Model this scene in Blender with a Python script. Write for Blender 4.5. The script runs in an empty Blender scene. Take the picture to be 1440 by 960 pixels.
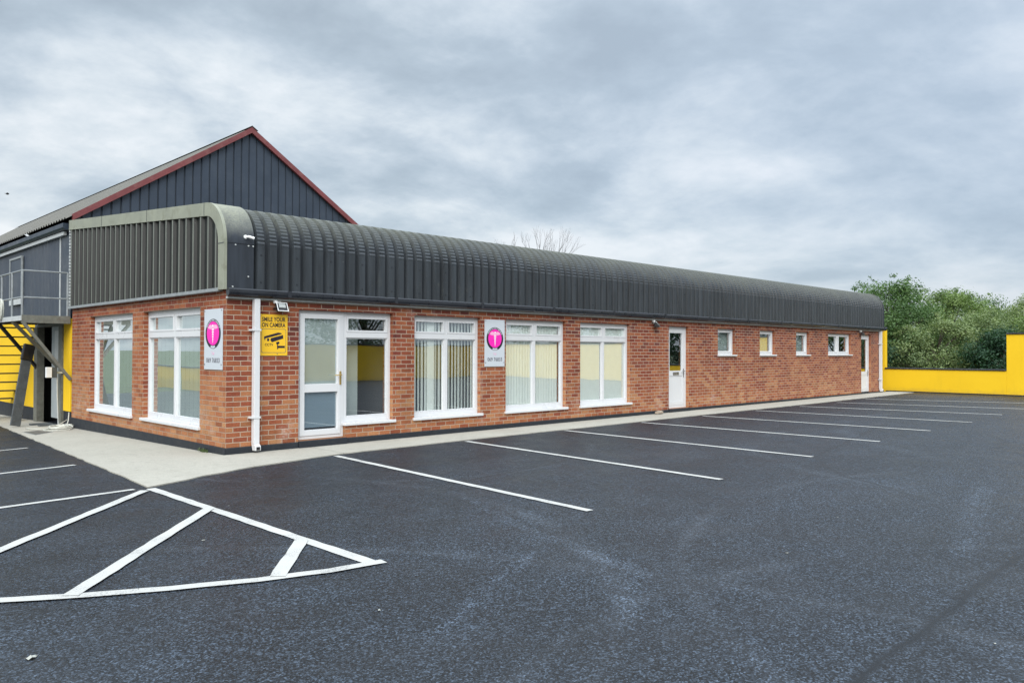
import bpy, bmesh, math, random
import numpy as np
from mathutils import Vector, Matrix

random.seed(7)
rng = np.random.default_rng(11)
R = math.radians
scene = bpy.context.scene
COL = scene.collection

# ------------------------------------------------------------------ helpers
def gz(x, y):
    """height of the yard: nearly flat, falling away behind the front line"""
    xx = min(max(x, -40.0), 40.0)
    yy = min(max(y, 0.0), 16.0)
    return -0.105 + 0.0022 * xx - 0.016 * yy

def props(o, label=None, cat=None, group=None, kind=None):
    if label: o["label"] = label
    if cat: o["category"] = cat
    if group: o["group"] = group
    if kind: o["kind"] = kind
    return o

def empty(name, loc, label, cat, group=None):
    o = bpy.data.objects.new(name, None)
    o.empty_display_size = 0.2
    o.location = loc
    COL.objects.link(o)
    return props(o, label, cat, group)

def root_loc(p):
    while p.parent is not None:
        p = p.parent
    return Vector(p.location)

class MB:
    def __init__(self):
        self.v = []; self.f = []; self.m = []
    def poly(self, pts, m=0):
        n = len(self.v)
        self.v += [tuple(p) for p in pts]
        self.f.append(tuple(range(n, n + len(pts)))); self.m.append(m)
    def box(self, x0, x1, y0, y1, z0, z1, m=0):
        if x0 > x1: x0, x1 = x1, x0
        if y0 > y1: y0, y1 = y1, y0
        if z0 > z1: z0, z1 = z1, z0
        n = len(self.v)
        self.v += [(x0,y0,z0),(x1,y0,z0),(x1,y1,z0),(x0,y1,z0),(x0,y0,z1),(x1,y0,z1),(x1,y1,z1),(x0,y1,z1)]
        for q in ((0,3,2,1),(4,5,6,7),(0,1,5,4),(1,2,6,5),(2,3,7,6),(3,0,4,7)):
            self.f.append(tuple(n + i for i in q)); self.m.append(m)
        return self
    def obox(self, a, b, w, h, up=(0,0,1), m=0):
        """bar from a to b, width w (sideways) and height h (along up)"""
        a = Vector(a); b = Vector(b); d = (b - a).normalized(); up = Vector(up)
        s = d.cross(up)
        if s.length < 1e-4: s = d.cross(Vector((1,0,0)))
        s.normalize(); t = s.cross(d).normalized()
        n = len(self.v)
        for p in (a, b):
            for (i, j) in ((-1,-1),(1,-1),(1,1),(-1,1)):
                self.v.append(tuple(p + s*(i*w/2) + t*(j*h/2)))
        for q in ((3,2,1,0),(4,5,6,7),(0,1,5,4),(1,2,6,5),(2,3,7,6),(3,0,4,7)):
            self.f.append(tuple(n + i for i in q)); self.m.append(m)
        return self
    def tube(self, pts, r, seg=8, cap=True, m=0):
        pts = [Vector(p) for p in pts]
        rs = r if isinstance(r, (list, tuple)) else [r]*len(pts)
        n0 = len(self.v); prev = None
        for i, p in enumerate(pts):
            if i == 0: d = pts[1]-pts[0]
            elif i == len(pts)-1: d = pts[-1]-pts[-2]
            else: d = (pts[i+1]-pts[i]).normalized() + (pts[i]-pts[i-1]).normalized()
            if d.length < 1e-9: d = Vector((0,0,1))
            d.normalize()
            if prev is None:
                s = d.cross(Vector((0,0,1)))
                if s.length < 1e-3: s = d.cross(Vector((1,0,0)))
            else:
                s = prev - d*prev.dot(d)
            s.normalize(); prev = s
            t = d.cross(s)
            for k in range(seg):
                a = 2*math.pi*k/seg
                self.v.append(tuple(p + s*(rs[i]*math.cos(a)) + t*(rs[i]*math.sin(a))))
        for i in range(len(pts)-1):
            for k in range(seg):
                a = n0+i*seg+k; b = n0+i*seg+(k+1) % seg
                self.f.append((a, b, b+seg, a+seg)); self.m.append(m)
        if cap:
            self.f.append(tuple(n0+k for k in reversed(range(seg)))); self.m.append(m)
            e = n0+(len(pts)-1)*seg
            self.f.append(tuple(e+k for k in range(seg))); self.m.append(m)
        return self
    def prism(self, pts, off, m=0):
        """closed outline pts pushed along off"""
        pts = [Vector(p) for p in pts]; off = Vector(off); n = len(self.v); k = len(pts)
        self.v += [tuple(p) for p in pts] + [tuple(p+off) for p in pts]
        self.f.append(tuple(range(n, n+k))); self.m.append(m)
        self.f.append(tuple(n+k+i for i in reversed(range(k)))); self.m.append(m)
        for i in range(k):
            j = (i+1) % k
            self.f.append((n+j, n+i, n+k+i, n+k+j)); self.m.append(m)
        return self
    def build(self, name, mats, parent=None, smooth=False, bevel=0.0, origin=None, recalc=True):
        if not isinstance(mats, (list, tuple)): mats = [mats]
        o0 = Vector((0,0,0))
        if parent is not None and origin is None: o0 = root_loc(parent)
        elif origin is not None: o0 = Vector(origin)
        me = bpy.data.meshes.new(name)
        me.from_pydata([(x-o0.x, y-o0.y, z-o0.z) for x, y, z in self.v], [], self.f)
        for mt in mats: me.materials.append(mt)
        me.polygons.foreach_set("material_index", self.m)
        if recalc and len(self.f) < 60000:
            bm = bmesh.new(); bm.from_mesh(me)
            bmesh.ops.recalc_face_normals(bm, faces=bm.faces)
            bm.to_mesh(me); bm.free()
        if smooth: me.polygons.foreach_set("use_smooth", [True]*len(me.polygons))
        me.update()
        o = bpy.data.objects.new(name, me); COL.objects.link(o)
        if parent is not None: o.parent = parent
        elif origin is not None: o.location = o0
        if bevel > 0:
            b = o.modifiers.new("Bevel", 'BEVEL'); b.width = bevel; b.segments = 2
            b.limit_method = 'ANGLE'; b.angle_limit = R(40)
        return o

def build_split(mb, name, mats, parent=None, bevel=0.0, local=False):
    """every separate piece of mb becomes an object of its own"""
    rootof = list(range(len(mb.v)))
    def find(i):
        while rootof[i] != i:
            rootof[i] = rootof[rootof[i]]; i = rootof[i]
        return i
    for f in mb.f:
        for q in f[1:]: rootof[find(q)] = find(f[0])
    parts = {}
    for f, m in zip(mb.f, mb.m): parts.setdefault(find(f[0]), []).append((f, m))
    out = []
    for fs in parts.values():
        n = MB(); idx = {}
        for f, m in fs:
            for q in f:
                if q not in idx: idx[q] = len(n.v); n.v.append(mb.v[q])
            n.f.append(tuple(idx[q] for q in f)); n.m.append(m)
        if local:
            o = n.build(name, mats, None, bevel=bevel); o.parent = parent
        else: o = n.build(name, mats, parent, bevel=bevel)
        out.append(o)
    return out

# ------------------------------------------------------------------ materials
class NT:
    def __init__(self, name):
        self.mat = bpy.data.materials.new(name); self.mat.use_nodes = True
        self.t = self.mat.node_tree; self.t.nodes.clear()
        self.out = self.n('ShaderNodeOutputMaterial')
    def n(self, typ, **kw):
        nd = self.t.nodes.new(typ)
        for k, v in kw.items():
            if hasattr(nd, k) and not k.startswith('i_'): setattr(nd, k, v)
        return nd
    def l(self, a, b): self.t.links.new(a, b)
    def val(self, node, key, v):
        if isinstance(v, bpy.types.NodeSocket): self.l(v, node.inputs[key])
        else: node.inputs[key].default_value = v
    def math(self, op, a, b=0.0, c=None, clamp=False):
        nd = self.n('ShaderNodeMath', operation=op, use_clamp=clamp)
        self.val(nd, 0, a); self.val(nd, 1, b)
        if c is not None: self.val(nd, 2, c)
        return nd.outputs[0]
    def mix(self, fac, a, b, mode='MIX'):
        nd = self.n('ShaderNodeMix', data_type='RGBA', blend_type=mode)
        self.val(nd, 0, fac)
        for i, v in ((6, a), (7, b)):
            if isinstance(v, (tuple, list)): v = tuple(v) + ((1.0,) if len(v) == 3 else ())
            self.val(nd, i, v)
        return nd.outputs[2]
    def ramp(self, fac, stops, interp='LINEAR'):
        nd = self.n('ShaderNodeValToRGB'); self.l(fac, nd.inputs[0])
        cr = nd.color_ramp; cr.interpolation = interp
        while len(cr.elements) > 1: cr.elements.remove(cr.elements[0])
        for i, (p, c) in enumerate(stops):
            e = cr.elements[0] if i == 0 else cr.elements.new(p)
            e.position = p
            e.color = (c, c, c, 1) if isinstance(c, (int, float)) else tuple(c)+(1,)
        return nd.outputs[0]
    def noise(self, vec, scale, detail=3, rough=0.55, dist=0.0):
        nd = self.n('ShaderNodeTexNoise'); nd.inputs['Scale'].default_value = scale
        nd.inputs['Detail'].default_value = detail; nd.inputs['Roughness'].default_value = rough
        nd.inputs['Distortion'].default_value = dist
        if vec is not None: self.l(vec, nd.inputs['Vector'])
        return nd.outputs['Fac']
    def coord(self, kind='Object'):
        return self.n('ShaderNodeTexCoord').outputs[kind]
    def mapping(self, vec, scale=(1,1,1), loc=(0,0,0)):
        nd = self.n('ShaderNodeMapping'); nd.inputs['Scale'].default_value = scale
        nd.inputs['Location'].default_value = loc
        self.l(vec, nd.inputs['Vector']); return nd.outputs[0]
    def sep(self, vec):
        nd = self.n('ShaderNodeSeparateXYZ'); self.l(vec, nd.inputs[0]); return nd.outputs
    def comb(self, x, y, z):
        nd = self.n('ShaderNodeCombineXYZ')
        for i, v in enumerate((x, y, z)): self.val(nd, i, v)
        return nd.outputs[0]
    def bump(self, h, strength=0.3, dist=0.01):
        nd = self.n('ShaderNodeBump'); nd.inputs['Strength'].default_value = strength
        nd.inputs['Distance'].default_value = dist; self.l(h, nd.inputs['Height'])
        return nd.outputs[0]
    def bsdf(self, color, rough=0.6, metal=0.0, spec=0.5, normal=None, **kw):
        p = self.n('ShaderNodeBsdfPrincipled')
        if isinstance(color, (tuple, list)): color = tuple(color)[:3] + (1,)
        self.val(p, 'Base Color', color); self.val(p, 'Roughness', rough)
        self.val(p, 'Metallic', metal); self.val(p, 'Specular IOR Level', spec)
        if normal is not None: self.l(normal, p.inputs['Normal'])
        for k, v in kw.items(): self.val(p, k, v)
        return p.outputs[0]
    def done(self, shader):
        self.l(shader, self.out.inputs['Surface']); return self.mat

def paint(name, col, rough=0.45, var=0.12, scale=3.0, spec=0.5, dirt=None, dirt_amt=0.3, metal=0.0, bump=0.0):
    t = NT(name); c = t.coord()
    nz = t.noise(c, scale, 5, 0.6)
    f = t.ramp(nz, [(0.3, 1-var), (0.7, 1+var*0.5)])
    colr = t.mix(1.0, col, f, 'MULTIPLY')
    if dirt:
        n2 = t.noise(c, scale*2.7, 6, 0.65)
        colr = t.mix(t.ramp(n2, [(0.52, 0.0), (0.72, dirt_amt)]), colr, dirt)
    rr = t.ramp(nz, [(0.3, max(0.05, rough-0.08)), (0.7, min(1, rough+0.1))])
    nrm = t.bump(t.noise(c, scale*12, 4, 0.6), bump, 0.004) if bump else None
    return t.done(t.bsdf(colr, rr, metal, spec, nrm))

def mat_brick():
    t = NT('brick'); c = t.coord(); s = t.sep(c)
    g = t.n('ShaderNodeNewGeometry'); ns = t.sep(g.outputs['True Normal'])
    isy = t.math('GREATER_THAN', t.math('ABSOLUTE', ns[1]), 0.5)
    # along-wall coordinate: x on walls that face y, y on walls that face x
    u = t.math('ADD', t.math('MULTIPLY', s[0], isy), t.math('MULTIPLY', t.math('ADD', s[1], 0.11), t.math('SUBTRACT', 1.0, isy)))
    wob = t.math('MULTIPLY', t.math('SUBTRACT', t.noise(c, 9.0, 3), 0.5), 0.010)
    z = t.math('ADD', s[2], wob)
    rowf = t.math('DIVIDE', z, 0.075); row = t.math('FLOOR', rowf)
    odd = t.math('MULTIPLY', t.math('MODULO', t.math('ADD', row, 100.0), 2.0), 0.5)
    uf = t.math('ADD', t.math('DIVIDE', t.math('ADD', u, wob), 0.225), odd)
    colu = t.math('FLOOR', uf)
    fu = t.math('SUBTRACT', uf, colu); fv = t.math('SUBTRACT', rowf, row)
    du = t.math('MULTIPLY', t.math('MINIMUM', fu, t.math('SUBTRACT', 1.0, fu)), 0.225)
    dv = t.math('MULTIPLY', t.math('MINIMUM', fv, t.math('SUBTRACT', 1.0, fv)), 0.075)
    d = t.math('MINIMUM', du, dv)
    edge = t.math('ADD', d, t.math('MULTIPLY', t.math('SUBTRACT', t.noise(c, 60.0, 3), 0.5), 0.004))
    brickness = t.math('MULTIPLY', t.math('SUBTRACT', edge, 0.0050), 400.0, clamp=True)
    wn = t.n('ShaderNodeTexWhiteNoise', noise_dimensions='3D')
    t.l(t.comb(colu, row, isy), wn.inputs['Vector'])
    big = t.noise(c, 0.9, 4, 0.6)
    low = t.math('MULTIPLY', t.math('SUBTRACT', 1.15, s[2]), 0.22)        # more buff towards the bottom, darker red towards the top
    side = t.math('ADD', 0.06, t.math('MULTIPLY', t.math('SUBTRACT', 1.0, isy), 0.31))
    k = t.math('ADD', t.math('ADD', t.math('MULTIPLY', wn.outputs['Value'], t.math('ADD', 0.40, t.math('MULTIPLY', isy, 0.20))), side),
               t.math('ADD', low, t.math('MULTIPLY', t.math('SUBTRACT', big, 0.36), 0.9)))
    base = t.ramp(k, [(0.0, (0.125,0.038,0.030)), (0.16, (0.18,0.045,0.028)), (0.36, (0.240,0.064,0.033)), (0.52, (0.275,0.086,0.040)),
                      (0.68, (0.32,0.112,0.050)), (0.85, (0.36,0.150,0.068)), (1.0, (0.40,0.195,0.092))])
    sp = t.noise(c, 45.0, 5, 0.7)
    base = t.mix(1.0, base, t.ramp(sp, [(0.3, 0.72), (0.7, 1.16)]), 'MULTIPLY')
    w2 = t.n('ShaderNodeTexWhiteNoise', noise_dimensions='3D'); t.l(t.comb(row, colu, 7.0), w2.inputs['Vector'])
    base = t.mix(1.0, base, t.ramp(w2.outputs['Value'], [(0.0, 0.78), (0.15, 0.95), (1.0, 1.10)]), 'MULTIPLY')
    mort = t.mix(t.noise(c, 14.0, 4), (0.44,0.345,0.26), (0.31,0.235,0.18))
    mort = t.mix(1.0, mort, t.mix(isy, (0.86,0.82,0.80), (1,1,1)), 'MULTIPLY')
    col = t.mix(brickness, mort, base)
    stk = t.ramp(t.noise(t.mapping(c, (3.2,3.2,0.35)), 1.0, 6, 0.65), [(0.30, 0.74), (0.46, 1.0), (0.7, 1.06)])
    col = t.mix(1.0, col, stk, 'MULTIPLY')
    # pale salt bloom in patches
    eff = t.math('MULTIPLY', t.ramp(t.noise(c, 1.7, 5, 0.62), [(0.58, 0.0), (0.74, 0.55)]), t.ramp(t.noise(c, 21.0, 4), [(0.4, 0.15), (0.65, 1.0)]))
    col = t.mix(eff, col, (0.55,0.46,0.42))
    h = t.math('ADD', t.math('MULTIPLY', brickness, 1.0), t.math('MULTIPLY', sp, 0.35))
    return t.done(t.bsdf(col, 0.85, 0, 0.25, t.bump(h, 0.7, 0.006)))

def mat_sheet(name, base, lichen_sheen, z_line, rough=0.45, amt=0.8):
    """weathered coated sheet steel with lichens, and sky reflection painted in, above a height"""
    t = NT(name); c = t.coord(); s = t.sep(c)
    n1 = t.noise(c, 1.3, 6, 0.65); n2 = t.noise(t.mapping(c, (9,9,0.8)), 1.0, 5, 0.6); n3 = t.noise(c, 38.0, 4, 0.7)
    col = t.mix(1.0, base, t.ramp(n2, [(0.28, 0.60), (0.72, 1.45)]), 'MULTIPLY')
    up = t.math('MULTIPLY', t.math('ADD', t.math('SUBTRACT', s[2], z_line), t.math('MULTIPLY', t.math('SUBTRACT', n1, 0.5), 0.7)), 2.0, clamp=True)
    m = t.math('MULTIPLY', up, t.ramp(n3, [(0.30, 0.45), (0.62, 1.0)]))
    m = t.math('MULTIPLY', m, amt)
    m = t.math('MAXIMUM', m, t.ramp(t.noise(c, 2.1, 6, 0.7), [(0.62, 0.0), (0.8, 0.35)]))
    col = t.mix(m, col, lichen_sheen)
    col = t.mix(t.ramp(t.noise(c, 26.0, 3, 0.8), [(0.70, 0.0), (0.76, 0.5)]), col, (0.30,0.32,0.28))
    rr = t.math('ADD', t.math('MULTIPLY', m, 0.35), rough, clamp=True)
    return t.done(t.bsdf(col, rr, 0.0, 0.5, t.bump(n3, 0.12, 0.004)))

def mat_tarmac():
    t = NT('tarmac'); c = t.coord(); s = t.sep(c)
    v = t.n('ShaderNodeTexVoronoi'); v.inputs['Scale'].default_value = 105.0; t.l(c, v.inputs['Vector'])
    v2 = t.n('ShaderNodeTexVoronoi'); v2.inputs['Scale'].default_value = 58.0; t.l(c, v2.inputs['Vector'])
    cs = t.sep(v.outputs['Color']); cs2 = t.sep(v2.outputs['Color'])
    g1 = t.ramp(cs[0], [(0.0, 0.02), (0.40, 0.32), (0.72, 1.35), (1.0, 3.6)])
    g2 = t.ramp(cs2[0], [(0.0, 0.55), (0.6, 1.0), (1.0, 1.45)])
    big = t.noise(c, 0.28, 5, 0.6); mid = t.noise(c, 2.2, 5, 0.6)
    base = t.mix(big, (0.0130,0.0184,0.0262), (0.0190,0.0252,0.0340))
    col = t.mix(1.0, base, t.mix(1.0, g1, g2, 'MULTIPLY'), 'MULTIPLY')
    col = t.mix(1.0, col, t.ramp(mid, [(0.3, 0.72), (0.7, 1.22)]), 'MULTIPLY')
    patch = t.noise(t.mapping(c, (0.35,1.0,1.0)), 0.55, 6, 0.62, 0.6)
    col = t.mix(1.0, col, t.ramp(patch, [(0.34, 0.72), (0.50, 1.0), (0.68, 1.2)]), 'MULTIPLY')
    # dark reflection of the building painted in: bays darker, open tarmac lighter
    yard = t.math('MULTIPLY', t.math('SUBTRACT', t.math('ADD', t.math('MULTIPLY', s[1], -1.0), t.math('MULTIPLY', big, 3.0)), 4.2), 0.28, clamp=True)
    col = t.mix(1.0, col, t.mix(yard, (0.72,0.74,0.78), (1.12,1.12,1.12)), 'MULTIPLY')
    # tyre scuffs: worn arcs
    def arc(cx, cy, r, w, a):
        dx = t.math('SUBTRACT', s[0], cx); dy = t.math('SUBTRACT', s[1], cy)
        d = t.math('SQRT', t.math('ADD', t.math('MULTIPLY', dx, dx), t.math('MULTIPLY', dy, dy)))
        d = t.math('ADD', d, t.math('MULTIPLY', t.math('SUBTRACT', t.noise(c, 1.6, 3), 0.5), 0.16))
        k = t.math('SUBTRACT', 1.0, t.math('DIVIDE', t.math('ABSOLUTE', t.math('SUBTRACT', d, r)), w), clamp=True)
        return t.math('MULTIPLY', t.math('MULTIPLY', k, a*0.75), t.ramp(t.noise(c, 0.55, 4), [(0.38, 0.0), (0.6, 1.0)]))
    lt = arc(-4.2, -4.6, 4.6, 0.14, 0.55)
    for a in ((3.0,-12.5,5.6,0.12,0.5), (9.0,-9.0,4.9,0.16,0.4), (-6.5,-9.8,6.2,0.12,0.45), (2.2,-0.4,3.6,0.10,0.4), (-1.0,-12.6,4.4,0.10,0.5), (14,-12,8.2,0.25,0.45)):
        lt = t.math('MAXIMUM', lt, arc(*a))
    col = t.mix(lt, col, t.mix(0.5, t.mix(1.0, col, (2.6,2.6,2.6), 'MULTIPLY'), (0.075,0.085,0.098)))
    dk = arc(9.2, -4.0, 3.6, 0.07, 0.7)
    for a in ((1.2,-18.5,9.0,0.05,0.85), (4.6,-13.2,6.2,0.06,0.6), (3.2,-16.5,12.7,0.05,0.7), (16,-20,15.3,0.09,0.6)):
        dk = t.math('MAXIMUM', dk, arc(*a))
    def seg(x0, y0, x1, y1, wd, a):
        L = math.hypot(x1-x0, y1-y0); tx, ty = (x1-x0)/L, (y1-y0)/L
        dx = t.math('SUBTRACT', s[0], x0); dy = t.math('SUBTRACT', s[1], y0)
        al = t.math('ADD', t.math('MULTIPLY', dx, tx), t.math('MULTIPLY', dy, ty))
        ac = t.math('ADD', t.math('SUBTRACT', t.math('MULTIPLY', dx, -ty), t.math('MULTIPLY', dy, -tx)), t.math('MULTIPLY', t.math('SUBTRACT', t.noise(c, 1.1, 4), 0.5), 0.22))
        k = t.math('SUBTRACT', 1.0, t.math('DIVIDE', t.math('ABSOLUTE', ac), wd), clamp=True)
        inn = t.math('MULTIPLY', t.math('MULTIPLY', t.math('ADD', al, 0.12), 4.0, clamp=True), t.math('MULTIPLY', t.math('SUBTRACT', L+0.12, al), 4.0, clamp=True))
        return t.math('MULTIPLY', t.math('MULTIPLY', k, inn), a)
    for a in ((-3.2,-9.62,1.9,-9.56,0.05,1.0),(1.9,-9.56,7.5,-8.7,0.05,0.8),(3.7,-8.35,4.6,-7.1,0.06,0.7),(4.6,-7.1,6.0,-6.05,0.06,0.8),(6.0,-6.05,12.3,-4.8,0.07,0.7),
              (0.2,-4.2,2.6,-3.9,0.05,0.75),(2.6,-3.9,6.4,-3.1,0.05,0.6),(-2.2,-5.2,-0.6,-4.6,0.05,0.6)):
        dk = t.math('MAXIMUM', dk, seg(*a))
    col = t.mix(dk, col, (0.005,0.007,0.010))
    lt2 = seg(0.5,-4.5,-0.3,-6.6,0.08,0.4)
    for a in ((-0.3,-6.6,-0.55,-7.8,0.12,0.6),(-0.55,-7.8,-1.5,-8.4,0.12,0.55),(-0.7,-6.9,-2.3,-7.7,0.09,0.45),(1.5,-9.25,5.0,-8.5,0.16,0.5)):
        lt2 = t.math('MAXIMUM', lt2, seg(*a))
    col = t.mix(lt2, col, t.mix(1.0, col, (2.6,2.6,2.6), 'MULTIPLY'))
    dust = t.math('MULTIPLY', t.ramp(t.noise(c, 0.8, 7, 0.7), [(0.50, 0.0), (0.72, 0.34)]), t.ramp(cs[1], [(0.3, 0.3), (0.9, 1.0)]))
    col = t.mix(dust, col, (0.058,0.067,0.080))
    spk = t.n('ShaderNodeTexVoronoi'); spk.inputs['Scale'].default_value = 5.0; t.l(c, spk.inputs['Vector'])
    so = t.math('LESS_THAN', t.math('ADD', spk.outputs['Distance'], t.math('MULTIPLY', t.sep(spk.outputs['Color'])[0], 0.9)), 0.055)
    col = t.mix(so, col, (0.22,0.22,0.20))
    h = t.math('ADD', t.math('MULTIPLY', cs[0], 1.0), t.math('MULTIPLY', cs2[0], 0.8))
    return t.done(t.bsdf(col, t.ramp(mid, [(0.3, 0.42), (0.7, 0.56)]), 0, 0.28, t.bump(h, 0.55, 0.006)))

def mat_concrete():
    t = NT('concrete'); c = t.coord()
    n1 = t.noise(c, 0.9, 6, 0.65); n2 = t.noise(c, 7.0, 6, 0.7); n3 = t.noise(c, 60.0, 4)
    col = t.mix(n1, (0.33,0.315,0.27), (0.45,0.435,0.38))
    col = t.mix(t.ramp(n2, [(0.5, 0.0), (0.75, 0.55)]), col, (0.25,0.245,0.21))
    col = t.mix(t.ramp(t.noise(c, 2.4, 7, 0.75), [(0.55, 0.0), (0.7, 0.4)]), col, (0.30,0.29,0.24))
    col = t.mix(1.0, col, t.ramp(n3, [(0.3, 0.85), (0.7, 1.1)]), 'MULTIPLY')
    s = t.sep(c)
    jx = t.math('ABSOLUTE', t.math('SUBTRACT', t.math('FRACT', t.math('DIVIDE', t.math('ADD', s[0], 0.7), 4.1)), 0.5))
    jl = t.math('MULTIPLY', t.math('SUBTRACT', 0.0022, jx), 900.0, clamp=True)
    col = t.mix(t.math('MULTIPLY', jl, 0.7), col, (0.12,0.115,0.10))
    foot = t.math('MULTIPLY', t.math('SUBTRACT', t.math('ADD', t.math('MULTIPLY', t.noise(c, 5.0, 6, 0.7), 0.34), s[1]), 0.02), 4.0, clamp=True)
    foot = t.math('MULTIPLY', foot, t.math('GREATER_THAN', s[0], 0.0))
    col = t.mix(t.math('MULTIPLY', foot, 0.55), col, (0.17,0.165,0.14))
    return t.done(t.bsdf(col, 0.9, 0, 0.25, t.bump(t.math('ADD', n2, n3), 0.35, 0.006)))

def mat_roadpaint():
    t = NT('road_paint'); c = t.coord()
    n = t.noise(c, 70.0, 5, 0.75); n2 = t.noise(c, 3.0, 5, 0.6)
    w = t.math('ADD', n, t.math('MULTIPLY', t.math('SUBTRACT', n2, 0.5), 0.5))
    col = t.mix(t.ramp(w, [(0.30, 0.95), (0.42, 0.0)]), t.mix(n2, (0.40,0.40,0.38), (0.53,0.53,0.505)), (0.085,0.09,0.095))
    return t.done(t.bsdf(col, 0.7, 0, 0.35, t.bump(n, 0.4, 0.004)))

def mat_yellow():
    t = NT('yellow_render'); c = t.coord()
    n1 = t.noise(c, 1.1, 6, 0.6); n2 = t.noise(t.mapping(c, (3,3,0.5)), 1.5, 5, 0.65)
    col = t.mix(n1, (0.76,0.47,0.012), (0.84,0.55,0.018))
    col = t.mix(t.ramp(n2, [(0.55, 0.0), (0.8, 0.16)]), col, (0.45,0.30,0.03))
    wz = t.sep(t.n('ShaderNodeNewGeometry').outputs['Position'])[2]
    foot = t.math('MULTIPLY', t.math('SUBTRACT', t.math('MULTIPLY', t.noise(c, 4.0, 6, 0.7), 0.45), t.math('ADD', wz, 0.08)), 5.0, clamp=True)
    col = t.mix(t.math('MULTIPLY', foot, 0.35), col, (0.30,0.22,0.06))
    return t.done(t.bsdf(col, 0.75, 0, 0.25, t.bump(t.noise(c, 40, 4), 0.4, 0.006)))

def mat_glass():
    t = NT('window_glass')
    gl = t.n('ShaderNodeBsdfGlossy'); gl.inputs['Roughness'].default_value = 0.0
    gl.inputs['Color'].default_value = (0.93,0.97,0.98,1)
    c = t.coord()
    t.l(t.bump(t.noise(c, 0.8, 2), 0.10, 0.02), gl.inputs['Normal'])
    tr = t.n('ShaderNodeBsdfTransparent'); tr.inputs['Color'].default_value = (0.99,1.0,0.995,1)
    lw_ = t.n('ShaderNodeLayerWeight'); lw_.inputs['Blend'].default_value = 0.5
    sch = t.math('ADD', 0.042, t.math('MULTIPLY', t.math('POWER', lw_.outputs['Facing'], 4.0), 0.95))   # same from both faces of the pane
    f = t.math('ADD', t.math('MULTIPLY', sch, 2.3), 0.16, clamp=True)
    mx = t.n('ShaderNodeMixShader'); t.l(f, mx.inputs[0]); t.l(tr.outputs[0], mx.inputs[1]); t.l(gl.outputs[0], mx.inputs[2])
    return t.done(mx.outputs[0])

def mat_leaf(name, dark, light, warm):
    t = NT(name)
    a = t.n('ShaderNodeAttribute', attribute_name='tone').outputs['Fac']
    c = t.coord()
    col = t.mix(a, dark, light)
    col = t.mix(t.ramp(t.noise(c, 0.9, 3), [(0.4, 0.0), (0.7, 0.55)]), col, warm)
    d = t.bsdf(col, 0.55, 0, 0.35)
    tl = t.n('ShaderNodeBsdfTranslucent'); t.l(t.mix(1.0, col, (1.1,1.2,0.7), 'MULTIPLY'), tl.inputs['Color'])
    mx = t.n('ShaderNodeMixShader'); mx.inputs[0].default_value = 0.3
    t.l(d, mx.inputs[1]); t.l(tl.outputs[0], mx.inputs[2])
    return t.done(mx.outputs[0])

M = {}
M['brick'] = mat_brick()
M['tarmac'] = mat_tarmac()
M['concrete'] = mat_concrete()
M['roadpaint'] = mat_roadpaint()
M['yellow'] = mat_yellow()
M['glass'] = mat_glass()
M['roof'] = mat_sheet('roof_sheet', (0.029,0.035,0.041), (0.125,0.134,0.104), 3.14, 0.42, 0.80)  # paler curve: real growth plus sky brightness put into the colour
M['roof_valley'] = mat_sheet('roof_valley', (0.014,0.018,0.023), (0.060,0.066,0.048), 3.2, 0.6, 0.8)
M['cap'] = mat_sheet('cap_sheet', (0.026,0.032,0.042), (0.30,0.31,0.23), 3.10, 0.38, 0.98)  # cream top mixes real staining with a painted sky reflection
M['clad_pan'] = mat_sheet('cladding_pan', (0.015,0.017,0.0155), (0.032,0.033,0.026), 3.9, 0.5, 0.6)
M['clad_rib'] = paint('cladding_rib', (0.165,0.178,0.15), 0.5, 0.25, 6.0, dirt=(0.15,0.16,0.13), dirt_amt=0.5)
M['trim'] = paint('pale_trim', (0.275,0.29,0.225), 0.5, 0.2, 2.2, dirt=(0.15,0.15,0.10), dirt_amt=0.55)
M['upvc'] = paint('white_plastic', (0.62,0.635,0.65), 0.3, 0.015, 2.0)
M['gutter'] = paint('dark_gutter', (0.022,0.025,0.032), 0.3, 0.3, 5.0)
M['plinth'] = paint('plinth_paint', (0.011,0.0155,0.023), 0.6, 0.3, 5.0, dirt=(0.05,0.05,0.05), dirt_amt=0.3, bump=0.3)
M['shed'] = paint('shed_cladding', (0.031,0.044,0.066), 0.45, 0.16, 1.2, dirt=(0.06,0.075,0.09), dirt_amt=0.35)
M['shed_groove'] = paint('cladding_groove', (0.016,0.023,0.034), 0.6, 0.2, 3.0)
M['shed_roof'] = paint('shed_roof_sheet', (0.135,0.132,0.118), 0.75, 0.25, 2.5, dirt=(0.12,0.125,0.09), dirt_amt=0.6)
M['barge'] = paint('red_bargeboard', (0.165,0.040,0.042), 0.55, 0.2, 2.5, dirt=(0.24,0.11,0.10), dirt_amt=0.5)
M['navy'] = paint('dark_blue_panel', (0.020,0.032,0.050), 0.4, 0.2, 3.0)
M['pale_metal'] = paint('pale_metal', (0.50,0.53,0.53), 0.4, 0.15, 6.0, dirt=(0.25,0.25,0.22), dirt_amt=0.4)
M['galv'] = paint('galvanised_steel', (0.25,0.275,0.285), 0.42, 0.25, 9.0, dirt=(0.17,0.17,0.14), dirt_amt=0.5)
M['oldsteel'] = paint('weathered_steel', (0.15,0.155,0.13), 0.6, 0.3, 9.0, dirt=(0.10,0.06,0.03), dirt_amt=0.5)
M['darksteel'] = paint('dark_steel', (0.035,0.032,0.032), 0.5, 0.3, 9.0)
M['board'] = paint('grey_board', (0.070,0.080,0.085), 0.7, 0.3, 9.0, dirt=(0.15,0.15,0.15), dirt_amt=0.35, bump=0.3)
M['black'] = paint('black_plastic', (0.014,0.014,0.016), 0.35, 0.2, 9.0)
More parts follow.
